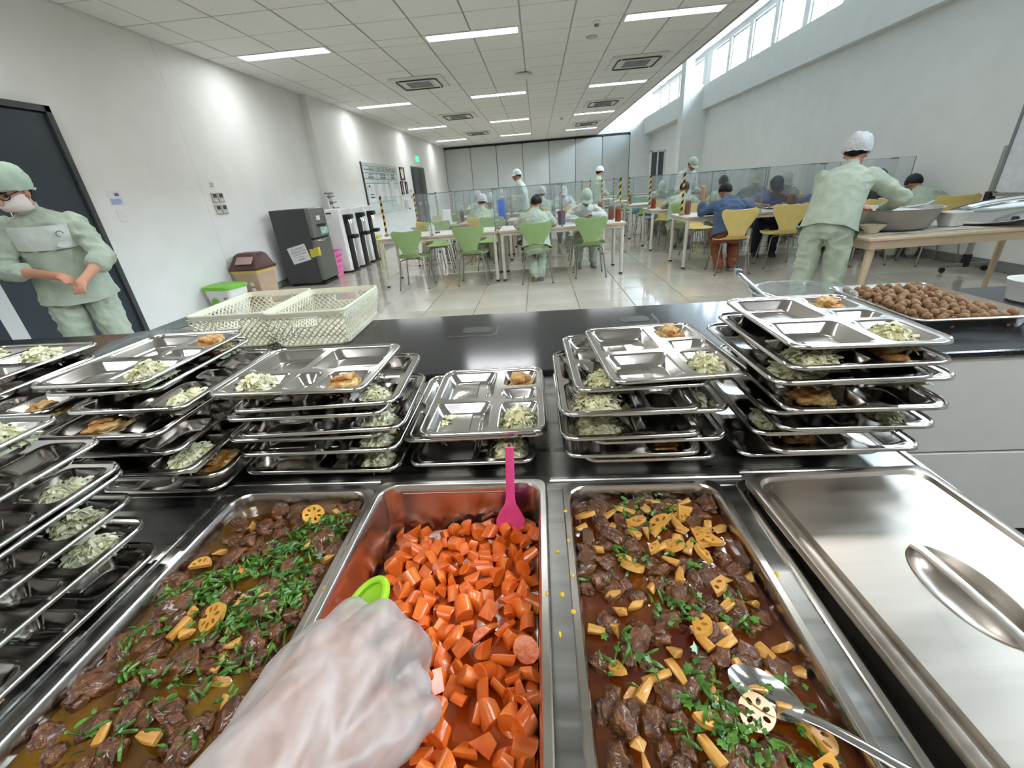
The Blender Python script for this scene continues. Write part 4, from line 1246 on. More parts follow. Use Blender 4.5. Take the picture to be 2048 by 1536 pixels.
# bins
t = thing('waste_bin', 'white pedal bin with a lime green lid and green leaf print', 'bin', (X0 + .27, 5.36, 0), math.radians(-12))
m = MB(); m.loft([rrect(0, 0, .34, .26, .04, 0, 5), rrect(0, 0, .42, .32, .04, .34, 5)]); m.build('body', WHITE, t)
m = MB(); m.loft([rrect(0, 0, .44, .34, .04, .335, 5), rrect(0, 0, .45, .35, .04, .352, 5), rrect(0, 0, .44, .34, .05, .375, 5), rrect(0, 0, .34, .24, .05, .392, 5)]); m.build('lid', LIMEB, t)
lf = [(-.15, .04), (-.11, .18), (-.06, .21), (-.01, .18), (.0, .10), (-.05, .04)]
m = MB(); m.prism(lf, 0, .002); m.build('leaf_print', LIMEB, t, (0, -.149, .03), (PI / 2 + .09, 0, 0))
m = MB()
for q in range(3): m.box(.09, .16 - q * .015, -.002, 0, .235 - q * .022, .243 - q * .022)
m.build('lettering', GREYINK, t, (0, -.152, 0), (.02, 0, 0))
t = thing('swing_bin', 'beige waste bin with a maroon push-flap lid', 'bin', (X0 + .29, 6.0, 0), math.radians(-8))
m = MB(); m.loft([rrect(0, 0, .36, .32, .03, 0, 5), rrect(0, 0, .44, .38, .03, .47, 5)]); m.build('body', BINB, t)
m = MB(); m.loft([rrect(0, 0, .445, .385, .03, .43, 5), rrect(0, 0, .45, .39, .03, .475, 5)]); m.build('liner_bag', pm('yellow_bag', (206, 184, 96), .5), t)
m = MB(); m.loft([rrect(0, 0, .47, .41, .03, .47, 5), rrect(0, 0, .48, .42, .03, .5, 5), rrect(0, .0, .44, .37, .03, .53, 5), rrect(0, .02, .36, .25, .03, .66, 5), rrect(0, .02, .28, .18, .03, .69, 5)]); m.build('lid', BINL, t)
m = MB(); m.box(-.12, .14, -.006, .006, -.06, .06, bev=.004); m.build('flap', pm('pale_flap', (178, 150, 144), .35), t, (.02, -.152, .60), (math.radians(-42), 0, 0))
for q in (0, -.08):
    m = MB(); m.box(.06, .12, -.003, 0, .26 + q, .31 + q); m.build('sticker', PAPER, t, (0, -.185, .0), (.06, 0, 0))

# graphite refrigerator with a taped notice
t = thing('refrigerator', 'graphite and steel two-door refrigerator with a taped paper notice', 'refrigerator', (0, 0, 0))
fx0, fx1, fy0, fy1, fh = -4.24, -3.66, 6.98, 7.52, 1.19
m = MB(); m.box(fx0, fx1, fy0, fy1, .04, fh, bev=.008); m.build('cabinet', FRGREY, t)
m = MB(); m.box(fx1, fx1 + .07, fy0, fy1, .745, fh, bev=.012); up = m.build('freezer_door', FRFRONT, t)
m = MB(); m.box(fx1, fx1 + .07, fy0, fy1, .07, .715, bev=.012); lo_ = m.build('fridge_door', FRFRONT, t)
m = MB(); m.box(fx1 + .0, fx1 + .055, fy0 + .01, fy1 - .01, .713, .747); m.build('door_gap', BLACK, t)
m = MB(); m.tube([(fx1 + .072, fy0 + .06, .700), (fx1 + .078, fy0 + .20, .685), (fx1 + .075, fy0 + .30, .705)], .012, 8); m.build('handle', CHROME, lo_)
m = MB(); m.box(fx1 + .07, fx1 + .074, fy0 + .15, fy0 + .46, .90, .94); m.build('badge_strip', BLACK, up)
m = MB(); m.box(fx1 + .07, fx1 + .073, fy0 + .26, fy0 + .50, .78, .885); m.build('feature_sticker', pm('teal_sticker', (124, 170, 150), .4, rgb2=(190, 214, 200), scale=30), up)
m = MB(); m.box(fx1 + .07, fx1 + .073, fy0 + .2, fy0 + .32, 1.0, 1.07); m.build('sticker', PAPER, up)
m = MB(); m.box(fx0 + .05, fx1 + .05, fy0 + .02, fy1 - .02, 0, .045); m.build('plinth', BLACK, t)
sg = MB(); sg.box(-.16, .16, -.003, 0, -.13, .13)
so = sg.build('notice', PAPER, t, (-3.925, fy0 - .001, .515), (0, math.radians(-12), 0))
for q, (tx, sz) in enumerate((('TU MAT KHU', .036), ('KHONG DE T MO', .034), ('CUA TU LANH', .034), ('xin cam on', .024), ('ADMIN', .034))):
    text_mesh('notice_text', tx, sz, INK, so, (.01, -.0045, .08 - q * .042), (PI / 2, 0, 0))
m = MB(); m.box(fx1 - .075, fx1 + .002, fy0 - .002, fy0, .45, .58); m.box(fx1 + .001, fx1 + .072, fy0 - .002, fy0 + .001, .47, .60); m.box(fx1 + .0705, fx1 + .0725, fy0, fy0 + .07, .47, .60); m.build('yellow_tape', YELT, t)
# pipes with valves in the corner of the wall step
t = thing('pipe_cluster', 'white water pipes with grey valves on the wall above the dispensers', 'pipes', (X0 + .16, 9.2, 0))
for q in range(3):
    m = MB(); m.tube([(.0, -.05 + q * .09, .9), (.0, -.05 + q * .09, 1.40)], .02, 8); m.build('pipe', WHITE, t)
for q in range(3):
    m = MB(); m.ball((.02, -.03 + q * .06, 1.34 - q * .11), .04, .045, .035, 8, 6); m.tube([(.05, -.03 + q * .06, 1.34 - q * .11), (.1, .05 + q * .06, 1.35 - q * .11)], .012, 6); m.build('valve', BRACK, t)
m = MB(); m.box(-.03, .03, -.1, .2, 1.395, 1.42); m.build('bracket', BRACK, t)
# pink bin
t = thing('pink_bin', 'pink pierced plastic bin between the refrigerator and the dispensers', 'bin', (-3.80, 7.76, 0))
m = MB(); m.loft([rrect(0, 0, .26, .26, .03, 0, 4), rrect(0, 0, .34, .34, .03, .44, 4)], caps=(True, False)); m.loft([rrect(0, 0, .25, .25, .03, .01, 4), rrect(0, 0, .33, .33, .03, .44, 4)], caps=(True, False)); m.build('body', PINK, t)
m = MB(); m.loft([rrect(0, 0, .355, .355, .035, .42, 4), rrect(0, 0, .365, .365, .035, .45, 4), rrect(0, 0, .33, .33, .03, .45, 4), rrect(0, 0, .325, .325, .03, .42, 4)], caps=(False, False), closed=True); m.build('rim', PINK, t)
m = MB()
for r in range(4): m.box(.128 + .012 * r, .135 + .012 * r, -.1, .1, .07 + r * .09, .11 + r * .09); m.box(-.1, .1, -.135 - .012 * r, -.128 - .012 * r, .07 + r * .09, .11 + r * .09)
m.build('slots', pm('deep_pink', (206, 96, 150), .5), t)
# water dispensers
wd0 = None
for i, (y0, w) in enumerate(((8.06, 'nearest'), (8.66, 'middle'), (9.26, 'farthest'))):
    lab = 'tall white water dispenser with a black tap column, %s of the three' % w
    if wd0 is None:
        wd0 = thing('water_dispenser', lab, 'water dispenser', (-3.92, y0 + .2, 0), 0, 'white water dispensers')
        m = MB(); m.rbox(0, 0, .68, .42, .03, 1.12, .03, edge=.01); m.build('body', WHITE, wd0)
        m = MB(); m.box(.335, .36, -.10, .10, .02, 1.02, bev=.005); m.build('front_strip', BLACK, wd0)
        m = MB(); m.box(.35, .47, -.09, .09, .94, 1.02, bev=.01); m.build('tap_head', BLACK, wd0)
        for q in (-.04, .04):
            m = MB(); m.tube([(.40, q, .94), (.42, q, .86)], .016, 8); m.build('tap', CHROME, wd0)
        m = MB(); m.box(.35, .50, -.09, .09, .60, .67, bev=.008); m.build('drip_tray', BLACK, wd0)
        m = MB(); m.box(-.33, .35, -.2, .2, 0, .035); m.build('plinth', BLACK, wd0)
    else: copy_tree(wd0, None, lab, (-3.92, y0 + .2, 0))
m = MB(); m.box(-.06, .06, -.002, 0, -.06, .06); t = m.build('dispenser_label', PAPER, None, (-3.78, 8.048, 1.03)); tag(t, 'small grey printed label on the nearest dispenser side', 'label')
m = MB(); m.box(-.05, .05, -.004, -.002, .02, .045); m.build('print', INK, t)
m = MB(); m.box(-.16, .16, -.13, .13, 0, .5, bev=.01)
tag(m.build('yellow_box', pm('pale_yellow_box', (206, 206, 110), .5), None, (-3.72, 9.86, 0)), 'pale yellow box standing behind the farthest dispenser', 'box')

# information board
bx = X0 + .12
t = thing('whiteboard', 'large whiteboard with ruled table headings and pinned papers', 'whiteboard', (bx, 12.85, 1.50))
m = MB(); m.box(0, .02, -1.42, 1.40, -.56, .56); m.build('panel', pm('whiteboard_face', (216, 230, 228), .2), t)
m = MB(); m.box(0, .035, -1.46, -1.42, -.58, .58); m.build('dark_edge', DKGREY, t)
m = MB(); m.box(0, .03, -1.42, 1.42, .56, .59); m.box(0, .03, 1.40, 1.43, -.58, .58); m.box(0, .07, -1.3, 1.42, -.62, -.58); m.build('frame', WHITE, t)
m = MB()
for z in (.50, .34, .2, .1, -.36): m.box(.02, .0225, -1.38, 1.38, z - .006, z + .006)
for y in (-.45, .5): m.box(.02, .0222, y - .004, y + .004, -.54, .34)
m.build('ruled_line', GREYINK, t)
text_mesh('heading', 'BANG CONG TIN KOMATSUSEIKI', .15, GREYINK, t, (.023, .18, .42), (PI / 2, 0, PI / 2))
text_mesh('heading', 'komatsuseiki', .07, GREYINK, t, (.023, -1.1, .42), (PI / 2, 0, PI / 2))
for y, a1, a2 in ((-.9, 'CONG TY', 'ANNOUNCE'), (.05, 'CONG DOAN', 'TRADE UNION'), (.95, 'NHAN SU', 'PERSONNEL')):
    text_mesh('heading', a1, .07, INK, t, (.023, y, .30), (PI / 2, 0, PI / 2)); text_mesh('heading', a2, .07, INK, t, (.023, y, .235), (PI / 2, 0, PI / 2))
text_mesh('heading', 'DH', .07, INK, t, (.023, .72, .15), (PI / 2, 0, PI / 2)); text_mesh('heading', 'CL', .07, INK, t, (.023, 1.2, .15), (PI / 2, 0, PI / 2))
for (y, z, w, h) in ((-1.05, -.14, .5, .44), (-.35, -.12, .38, .4), (.22, -.12, .3, .42), (.75, -.05, .3, .4), (1.1, -.28, .36, .42)):
    m = MB(); m.box(.021, .024, y - w / 2, y + w / 2, z - h / 2, z + h / 2); m.build('pinned_paper', PAPER, t)
m = MB(); m.box(.024, .026, -1.2, -.9, -.18, -.16); m.box(.024, .026, -1.2, -.88, -.25, -.225); m.box(.024, .026, -1.2, -1.1, .0, .05); m.build('print', INK, t)
fr0 = None
for i, (y, z, w, h, lab) in enumerate(((14.85, 1.88, .44, .36, 'dark framed certificate, uppermost of three by the whiteboard'), (14.62, 1.47, .22, .38, 'narrow dark framed certificate, lower one nearest the whiteboard'), (15.1, 1.47, .20, .36, 'narrow dark framed certificate, lower one nearest the grey door'))):
    t = thing('framed_certificate', lab, 'picture frame', (bx, y, z), 0, 'framed certificates')
    m = MB()
    for (a0, a1, c0, c1) in ((-w / 2, w / 2, -h / 2, -h / 2 + .035), (-w / 2, w / 2, h / 2 - .035, h / 2), (-w / 2, -w / 2 + .045, -h / 2, h / 2), (w / 2 - .045, w / 2, -h / 2, h / 2)): m.box(0, .03, a0, a1, c0, c1)
    m.build('frame', pm('dark_frame', (56, 46, 46), .4) if i == 0 else MATS['dark_frame'], t)
    m = MB(); m.box(.004, .01, -w / 2, w / 2, -h / 2, h / 2); m.build('certificate', pm('cream_paper', (222, 212, 198), .6) if i == 0 else PAPER, t)
t = thing('soap_dispenser', 'white sanitiser dispenser on the wall beside the whiteboard', 'dispenser', (bx, 14.75, .98))
m = MB(); m.box(0, .12, -.1, .1, -.12, .14, bev=.02); m.build('body', WHITE, t)
m = MB(); m.box(.1, .15, -.05, .05, -.16, -.11, bev=.01); m.build('lever', BRACK, t)
for i, (z, w) in enumerate(((1.36, 'upper'), (1.18, 'lower'))):
    m = MB(); m.box(0, .02, -.1, .1, -.07, .07, bev=.004)
    t = m.build('switch_plate', WHITE, None, (bx, 15.55, z)); tag(t, 'white switch plate left of the grey double door, %s one' % w, 'switch', 'switches by the grey door')
    m = MB(); m.box(.02, .024, -.06, .06, -.04, .04); m.build('rocker', GREYINK, t)

# ------------------------------------------------------------------ dining tables, screens, hazard posts
def table(lab, x0, x1, y0, y1, h=.71, grp='dining tables'):
    t = thing('dining_table', lab, 'table', ((x0 + x1) / 2, (y0 + y1) / 2, 0), 0, grp)
    w, d = (x1 - x0) / 2, (y1 - y0) / 2
    m = MB(); m.box(-w, w, -d, d, h - .004, h); m.build('table_top', WOODW, t)
    m = MB(); m.box(-w, w, -d, d, h - .03, h - .004, bev=.002); m.build('edge_band', WOODE, t)
    m = MB(); m.box(-w + .04, w - .04, -d + .03, -d + .05, h - .07, h - .03); m.box(-w + .04, w - .04, d - .05, d - .03, h - .07, h - .03); m.box(-w + .03, -w + .05, -d + .04, d - .04, h - .07, h - .03); m.box(w - .05, w - .03, -d + .04, d - .04, h - .07, h - .03); m.build('apron', LEGW, t)
    for sx in (-1, 1):
        for sy in (-1, 1):
            px, py = sx * (w - .045), sy * (d - .045)
            m = MB(); m.cyl((px, py, .02), (px, py, h - .03), .025, n=12); lg = m.build('leg', LEGW, t)
            m = MB(); m.cyl((px, py, 0), (px, py, .022), .027, n=12); m.build('foot_cap', BLACK, lg)
    return t
def screen(lab, x0, x1, yc, zt, h=.55, crosses=(), dep=.36):
    t = thing('acrylic_screen', lab, 'screen', (0, yc, zt), 0, 'clear table screens')
    m = MB(); m.box(x0, x1, -.003, .003, .012, h); m.build('long_pane', ACRYL, t)
    for c in crosses:
        m = MB(); m.box(c - .003, c + .003, -dep, dep, .012, h); m.build('cross_pane', ACRYL, t)
        m = MB(); m.box(c - .0045, c + .0045, -dep - .004, -dep, .012, h); m.box(c - .0035, c + .0035, -dep, dep, h, h + .003); m.build('pane_edge', ACEDGE, t)
        m = MB(); m.box(c - .05, c + .05, -.008, .008, h - .012, h + .004); m.build('top_clip', BRACK, t)
        m = MB(); m.box(c - .04, c + .04, -.02, .02, 0, .02); m.box(c - .015, c + .015, -dep - .01, -dep + .05, 0, .02); m.build('foot_clip', BRACK, t)
    m = MB(); m.box(x0, x1, -.0032, .0032, h, h + .0025); m.build('pane_edge', ACEDGE, t)
    return t
post0 = None
def post(lab, x, y, zt):
    global post0
    if post0 is None:
        t = thing('hazard_post', lab, 'post', (x, y, zt), 0, 'black and yellow posts')
        m = MB(); m.box(-.012, .012, -.012, .012, .03, .565); m.build('post_body', POSTY, t)
        for k in range(6):
            z = .06 + k * .09
            m = MB(); sl = .025
            m.add([(-.0128, -.0128, z), (.0128, -.0128, z + sl), (.0128, .0128, z), (-.0128, .0128, z - sl + .02), (-.0128, -.0128, z + .045), (.0128, -.0128, z + .045 + sl), (.0128, .0128, z + .045), (-.0128, .0128, z + .045 - sl + .02)], [(0, 1, 2, 3), (7, 6, 5, 4), (0, 4, 5, 1), (1, 5, 6, 2), (2, 6, 7, 3), (3, 7, 4, 0)])
            m.build('black_stripe', BLACK, t)
        m = MB(); m.box(-.03, .03, -.03, .03, 0, .032, bev=.004); m.build('foot', BRACK, t)
        post0 = t
        return t
    return copy_tree(post0, None, lab, (x, y, zt))
def chair_meshes():
    # one bent sheet of ply: seat, waist, flaring back
    prof = [(-.20, .445, .17), (-.17, .455, .20), (-.08, .445, .215), (.04, .435, .21), (.12, .44, .175), (.17, .46, .115), (.195, .50, .092), (.21, .55, .105), (.222, .62, .150), (.232, .69, .19), (.238, .73, .205), (.243, .765, .20), (.246, .785, .165)]
    m = MB(); n = 14
    top = []; bot = []
    for k, (y, z, w) in enumerate(prof):
        a = prof[max(0, k - 1)]; b_ = prof[min(len(prof) - 1, k + 1)]
        if k > 6: z = .50 + (z - .50) * 1.14
        w = w * 1.08
        d = Vector((0, b_[0] - a[0], b_[1] - a[1])).normalized(); nn = Vector((0, -d.z, d.y))
        ra, rb_ = [], []
        for i in range(n + 1):
            u = -1 + 2 * i / n
            bow = .022 * u * u if k > 6 else .008 * u * u
            dip = -.018 * (1 - u * u) if k == len(prof) - 1 else (-.006 * (1 - u * u) if k == len(prof) - 2 else 0)
            p = Vector((u * w, y - (bow if k > 6 else 0), z + (bow if k <= 6 else 0) + dip))
            ra.append(p + nn * .006); rb_.append(p - nn * .006)
        top.append(ra); bot.append(rb_)
    return top, bot, n
def chair(name, lab, loc, rz, mat, grp):
    t = thing(name, lab, 'chair', loc, rz, grp)
    top, bot, n = chair_meshes()
    for nm, k0, k1 in (('seat', 0, 6), ('backrest', 6, len(top) - 1)):
        m = MB()
        rings = []
        for k in range(k0, k1 + 1): rings.append(top[k] + list(reversed(bot[k])))
        m.loft(rings); m.build(nm, mat, t, sharp=50)
    m = MB(); m.cyl((0, .0, .405), (0, .0, .435), .05, n=12); m.build('hub', CHLEG, t)
    for sx in (-1, 1):
        for sy in (-1, 1):
            m = MB(); m.tube([(sx * .03, sy * .03, .418), (sx * .135, sy * .13, .415), (sx * .165, sy * .16, .395), (sx * .215, sy * .22, .008)], .0095, 7); lg = m.build('leg', CHLEG, t)
            m = MB(); m.cyl((sx * .215, sy * .22, 0), (sx * .217, sy * .222, .012), .012, n=8); m.build('foot_cap', BLACK, lg)
    return t
CH0 = {}
def put_chair(kind, x, y, deg, lab):
    mat = {'green': GREENCH, 'yellow': YELCH, 'blue': BLUECH}[kind]
    if kind not in CH0:
        CH0[kind] = chair('dining_chair', lab, (x, y, 0), math.radians(deg), mat, kind + ' dining chairs'); return CH0[kind]
    return copy_tree(CH0[kind], None, lab, (x, y, 0), (0, 0, math.radians(deg)))
# local chair: sitter looks towards -y (backrest at +y); deg 180 turns the back to the camera
RT = ['first', 'second', 'third', 'fourth', 'fifth', 'sixth']
ROWY = [6.42, 8.32, 10.22, 12.2, 14.2, 16.2]
for i, y in enumerate(ROWY):
    far_ = ('front row', 'second row', 'third row', 'fourth row', 'fifth row', 'farthest row')[i]
    table('pale dining table of the left block, wall half, in the %s' % far_, -2.38, -.60, y - .04, y + .76)
    table('pale dining table of the left block, aisle half, in the %s' % far_, -.58, 1.22, y - .04, y + .76)
    table('pale dining table of the block by the windows in the %s' % far_, 2.05 - .02 * i, 4.98 if i < 4 else 4.4, y + .04, y + .80)
    if i < 5:
        screen('clear acrylic screen along the left block tables in the %s' % far_, -2.36, 1.2, y + .36, .71, crosses=(-1.55, -.62, .33) if i == 0 else (-1.5, -.6, .3))
        screen('clear acrylic screen on the window block tables in the %s' % far_, 2.1 - .02 * i, 4.96 if i < 4 else 4.3, y + .42, .71, crosses=(3.05, 3.98, 4.9) if i < 4 else (2.9, 3.7))
        post('black and yellow striped post, wall end of the left block, %s' % far_, -2.34, y + .36, .71)
        post('black and yellow striped post, aisle end of the left block, %s' % far_, 1.19, y + .36, .71)
        post('black and yellow striped post, aisle end of the window block, %s' % far_, 2.10 - .02 * i, y + .42, .71)
seatlab = 'sitter side facing the room'
for (x, y, lab) in ((-1.85, 6.36, 'leftmost of the front row'), (-.98, 6.38, 'with empty seat, left of the black-haired diner'), (-.045, 6.28, 'under the black-haired diner'), (.72, 6.46, 'aisle end, before the capped diner')):
    put_chair('green', x, y, 180, 'green ply chair, back to the counter, %s' % lab)
put_chair('green', -1.72, 7.55, 8, 'green ply chair across the front table, leftmost and half hidden')
put_chair('green', -.83, 7.6, -6, 'green ply chair across the front table, left of the tall screen edge')
put_chair('green', .72, 7.62, 0, 'green ply chair across the front table under the capped diner')
for (x, y, d, lab) in ((2.56, 6.12, 176, 'under the blue-shirted diner'), (3.30, 6.32, 172, 'second from the aisle, back to the counter'), (4.28, 6.16, 178, 'behind the aluminium basin'), (4.97, 5.92, 170, 'under the bent green diner by the wall')):
    put_chair('yellow', x, y, d, 'yellow ply chair of the front window row, %s' % lab)
put_chair('yellow', 3.55, 7.55, 4, 'yellow ply chair across the window table under the black-capped diner')
put_chair('yellow', 2.62, 7.5, 4, 'yellow ply chair across the window table facing the blue shirt')
put_chair('yellow', 4.85, 7.45, 0, 'yellow ply chair across the window table by the wall')
put_chair('green', 2.52, 8.2, 172, 'green ply chair under the dark-haired diner in the second window row')
put_chair('yellow', -1.05, 8.25, 178, 'yellow ply chair under the netted diner in the second left row')
rc_ = random.Random(3)
used = {(1, -1.05), (1, 2.52)}
for i in range(1, 6):
    for (x, kinds) in ((-1.95, 'yellow'), (-1.0, 'yellow'), (-.1, 'yellow'), (.75, 'yellow'), (2.55, 'green'), (3.3, 'blue' if i in (2, 3) else 'green'), (4.2, 'yellow')):
        for side in (0, 1):
            if i == 1 and side == 0 and (abs(x + 1.0) < .1 or abs(x - 2.55) < .1): continue
            if i >= 4 and rc_.random() < .35: continue
            yy_ = ROWY[i] - .15 + rc_.uniform(-.05, .05) if side == 0 else ROWY[i] + .98 + rc_.uniform(-.05, .05)
            kk = kinds if rc_.random() < .8 else ('green' if kinds == 'yellow' else 'yellow')
            if i in (2, 3) and abs(x - 2.55) < .1: kk = 'blue' if side == 0 else 'green'
            put_chair(kk, x + rc_.uniform(-.06, .06), yy_, (180 if side == 0 else 0) + rc_.uniform(-8, 8), '%s ply chair, %s side of %s-row table, %s' % (kk, ('near', 'far')[side], RT[i], {-1.95: 'wall end', -1.0: 'second from the wall end', -.1: 'middle of the left block', .75: 'aisle end of the left block', 2.55: 'aisle end of the window block', 3.3: 'middle of the window block', 4.2: 'window end'}[x]))

# ------------------------------------------------------------------ serving table at the right with the basin
t = thing('side_table', 'pale wooden serving table at the right carrying the aluminium basin', 'table', (3.44, 3.99, 0), math.radians(3))
w, d, h = .93, .40, .72
m = MB(); m.rbox(0, 0, 2 * w, 2 * d, h - .022, h, .02, edge=.004); m.build('table_top', WOODE, t)
m = MB(); m.box(-w + .02, w - .02, -d + .02, -d + .045, h - .085, h - .022); m.box(-w + .02, w - .02, d - .045, d - .02, h - .085, h - .022); m.box(-w + .02, -w + .045, -d + .045, d - .045, h - .085, h - .022); m.box(w - .045, w - .02, -d + .045, d - .045, h - .085, h - .022); m.build('apron', WOODE, t)
for sx in (-1, 1):
    for sy in (-1, 1):
        m = MB(); m.cyl((sx * (w - .07), sy * (d - .07), h - .025), (sx * (w - .02), sy * (d - .03), 0), .032, .02, n=12); m.build('leg', WOODE, t)
m = MB(); m.grid(lambda a, b_: (2.62 + a * 1.1, 3.69 + b_ * .56 + a * .03, .722 + .002 * abs(nv3(a * 7, b_ * 7, 1)) + .012 * max(0, nv3(a * 3, b_ * 3, 5)) * (1 if b_ < .1 else 0)), 24, 12)
tag(m.build('paper_liner', CLOTHW), 'creased paper liner spread on the pale serving table', 'paper')
t = thing('basin', 'large dull aluminium basin full of white rice on the serving table', 'basin', (2.985, 4.03, .728))
m = MB(); m.lathe([(.001, 0), (.235, 0), (.26, .01), (.315, .155), (.330, .160), (.330, .164), (.312, .163), (.256, .018), (.001, .012)], n=48); m.build('basin_body', ALUM, t)
m = MB(); m.lathe([(.29, .12), (.2, .14), (.1, .15), (.001, .152)], n=32); o = m.build('rice', pm('white_rice', (232, 230, 222), .6, bump=.6, bscale=160), t)
m = MB(); m.tube([(.12, .02, .15), (.26, .0, .165), (.33, .03, .185)], [.012, .008, .007], 8, flat=.5)
tag(m.build('rice_spoon', WHITE, None, (2.985, 4.03, .735)), 'white plastic spoon lying across the aluminium basin', 'spoon')
t = thing('takeaway_box', 'translucent white plastic tub beside the aluminium basin', 'tub', (3.40, 3.93, .728), .2)
m = MB(); m.loft([rrect(0, 0, .13, .11, .02, 0, 5), rrect(0, 0, .18, .16, .03, .10, 5)]); m.build('tub_body', WHITE, t)
m = MB(); m.rbox(0, 0, .19, .17, .098, .108, .03); m.build('lid', WHITE, t)
t = thing('soup_bowl', 'small cream bowl at the near corner of the serving table', 'bowl', (2.69, 3.79, .726))
m = MB(); m.lathe([(.001, 0), (.035, 0), (.04, .006), (.085, .062), (.089, .065), (.083, .064), (.036, .010), (.001, .008)], n=28); m.build('bowl_body', pm('cream_melamine', (226, 218, 200), .35), t)
t = thing('wok_lid', 'large domed steel lid leaning on its knob at the end of the serving table', 'lid', (3.88, 4.0, .79))
MT = Matrix.Rotation(math.radians(-13), 4, 'Y')
m = MB(); m.lathe([(.41, .0), (.415, .004), (.40, .012), (.33, .048), (.22, .075), (.1, .088), (.001, .09)], n=48, M=MT @ Matrix.Rotation(PI, 4, 'X') @ Matrix.Translation((0, 0, -.04))); m.build('dome', CHROME, t, fixn=False)
m = MB(); m.tube([MT @ Vector((.36 * math.cos(2 * PI * k / 40), .36 * math.sin(2 * PI * k / 40), .02)) for k in range(40)], .006, 6, closed=True); m.build('rim_bead', CHROME, t)
m = MB(); m.cyl((-.02, -.1, -.062), (-.02, -.1, -.02), .03, .02, n=14); m.build('knob', BLACK, t)
# mobile whiteboard by the right wall
t = thing('flip_board', 'mobile white flip board on a castered stand by the right wall', 'board', (4.92, 4.55, 0))
m = MB(); m.box(-.012, .012, -.9, .73, .86, 1.95); m.build('board', pm('flip_board_face', (222, 224, 232), .25), t)
m = MB(); m.box(-.02, .02, .73, .76, .84, 1.98); m.box(-.02, .02, -.93, -.9, .84, 1.98); m.box(-.02, .02, -.93, .76, 1.95, 1.98); m.build('frame', SKIRT, t)
m = MB(); m.box(-.05, .02, -.9, .7, .82, .85); m.build('pen_tray', ALUM, t)
for sy in (-.95, .78):
    m = MB(); m.box(-.02, .02, sy - .02, sy + .02, .06, 1.3); p = m.build('post', ALUM, t)
    m = MB(); m.box(-.035, .035, sy - .03, sy + .03, .76, .86); m.box(-.03, .03, sy - .028, sy + .028, .06, .2); m.build('joint', BLACK, p)
    m = MB(); m.box(-.25, .25, sy - .018, sy + .018, .065, .1); ft = m.build('foot_bar', ALUM, t)
    for sx in (-.23, .23):
        m = MB(); m.cyl((sx, sy - .012, .03), (sx, sy + .012, .03), .03, n=12); m.build('caster', BLACK, ft)
# ------------------------------------------------------------------ small things on the tables
def bottle(lab, x, y, z, grp='tea bottles'):
    t = thing('tea_bottle', lab, 'bottle', (x, y, z), 0, grp)
    m = MB(); m.lathe([(.001, 0), (.04, 0), (.042, .01), (.042, .17), (.038, .19)], n=14, caps=(True, True)); m.build('tea', TEA, t)
    m = MB(); m.lathe([(.0425, .16), (.042, .20), (.03, .24), (.016, .262), (.016, .275)], n=14); m.build('bottle_neck', PLASTC, t)
    m = MB(); m.cyl((0, 0, .272), (0, 0, .292), .018, n=10); m.build('cap', WHITE, t)
    return t
bt0 = bottle('brown tea bottle at the aisle corner of the front left block, farther of two', 1.10, 6.98, .71)
for (x, y, lab) in ((1.14, 6.60, 'nearer of two at the aisle corner of the front left block'), (2.22, 6.95, 'beside the striped post of the front window table'), (2.16, 8.75, 'at the corner of the second window table'), (2.1, 10.7, 'at the corner of the third window table'), (3.72, 7.02, 'in front of the black-capped diner'), (-1.5, 8.9, 'left of the netted diner'), (1.25 - .1, 8.6, 'at the aisle end of the second left row')):
    copy_tree(bt0, None, 'brown tea bottle %s' % lab, (x, y, .71))
t = thing('tea_cup', 'tall brown-red plastic cup before the black-haired diner', 'cup', (.34, 6.72, .71))
m = MB(); m.lathe([(.001, 0), (.05, 0), (.062, .19), (.058, .19), (.047, .006), (.001, .006)], n=18); m.build('cup_body', pm('grape_brown_plastic', (120, 84, 96), .3, rgb2=(84, 100, 140), scale=9), t)
m = MB(); m.tube([(.01, 0, .02), (.02, 0, .25)], .004, 6); m.build('straw', DKGREY, t)
t = thing('spray_bottle', 'small white spray bottle on the front left table', 'bottle', (-1.62, 6.74, .71))
m = MB(); m.lathe([(.001, 0), (.045, 0), (.045, .10), (.02, .14), (.018, .15)], n=14); m.build('bottle_body', WHITE, t)
m = MB(); m.box(-.02, .035, -.012, .012, .15, .18); m.build('trigger_head', LIMEB, t)
t = thing('tissue_box', 'white tissue dispenser on the second-row table, left of the netted diner', 'tissue box', (-1.72, 8.5, .71))
m = MB(); m.loft([rrect(0, 0, .17, .14, .02, 0, 4), rrect(0, 0, .14, .11, .02, .26, 4)]); m.build('box', WHITE, t)
t = thing('blue_canister', 'bright blue tall plastic canister standing in the middle of the left block', 'canister', (-.70, 8.75, .71))
m = MB(); m.loft([rrect(0, 0, .16, .16, .03, 0, 4), rrect(0, 0, .17, .17, .03, .34, 4), rrect(0, 0, .13, .13, .03, .36, 4)]); m.build('body', BLUEP, t)
bw0 = None
for (x, y, lab) in ((3.42, 6.66, 'before the black-capped diner'), (.55, 6.95, 'before the capped diner on the front left table'), (-.3, 8.7, 'on the second left table'), (-1.0, 8.62, 'before the netted diner'), (4.75, 6.6, 'before the bent diner by the wall'), (2.7, 8.75, 'before the dark-haired diner'), (4.6, 8.8, 'on the second window table')):
    if bw0 is None:
        bw0 = thing('food_bowl', 'white bowl %s' % lab, 'bowl', (x, y, .71), 0, 'diners bowls')
        m = MB(); m.lathe([(.001, 0), (.04, 0), (.08, .06), (.083, .062), (.076, .06), (.036, .008), (.001, .006)], n=18); m.build('bowl_body', WHITE, bw0)
    else: copy_tree(bw0, None, 'white bowl %s' % lab, (x, y, .71))
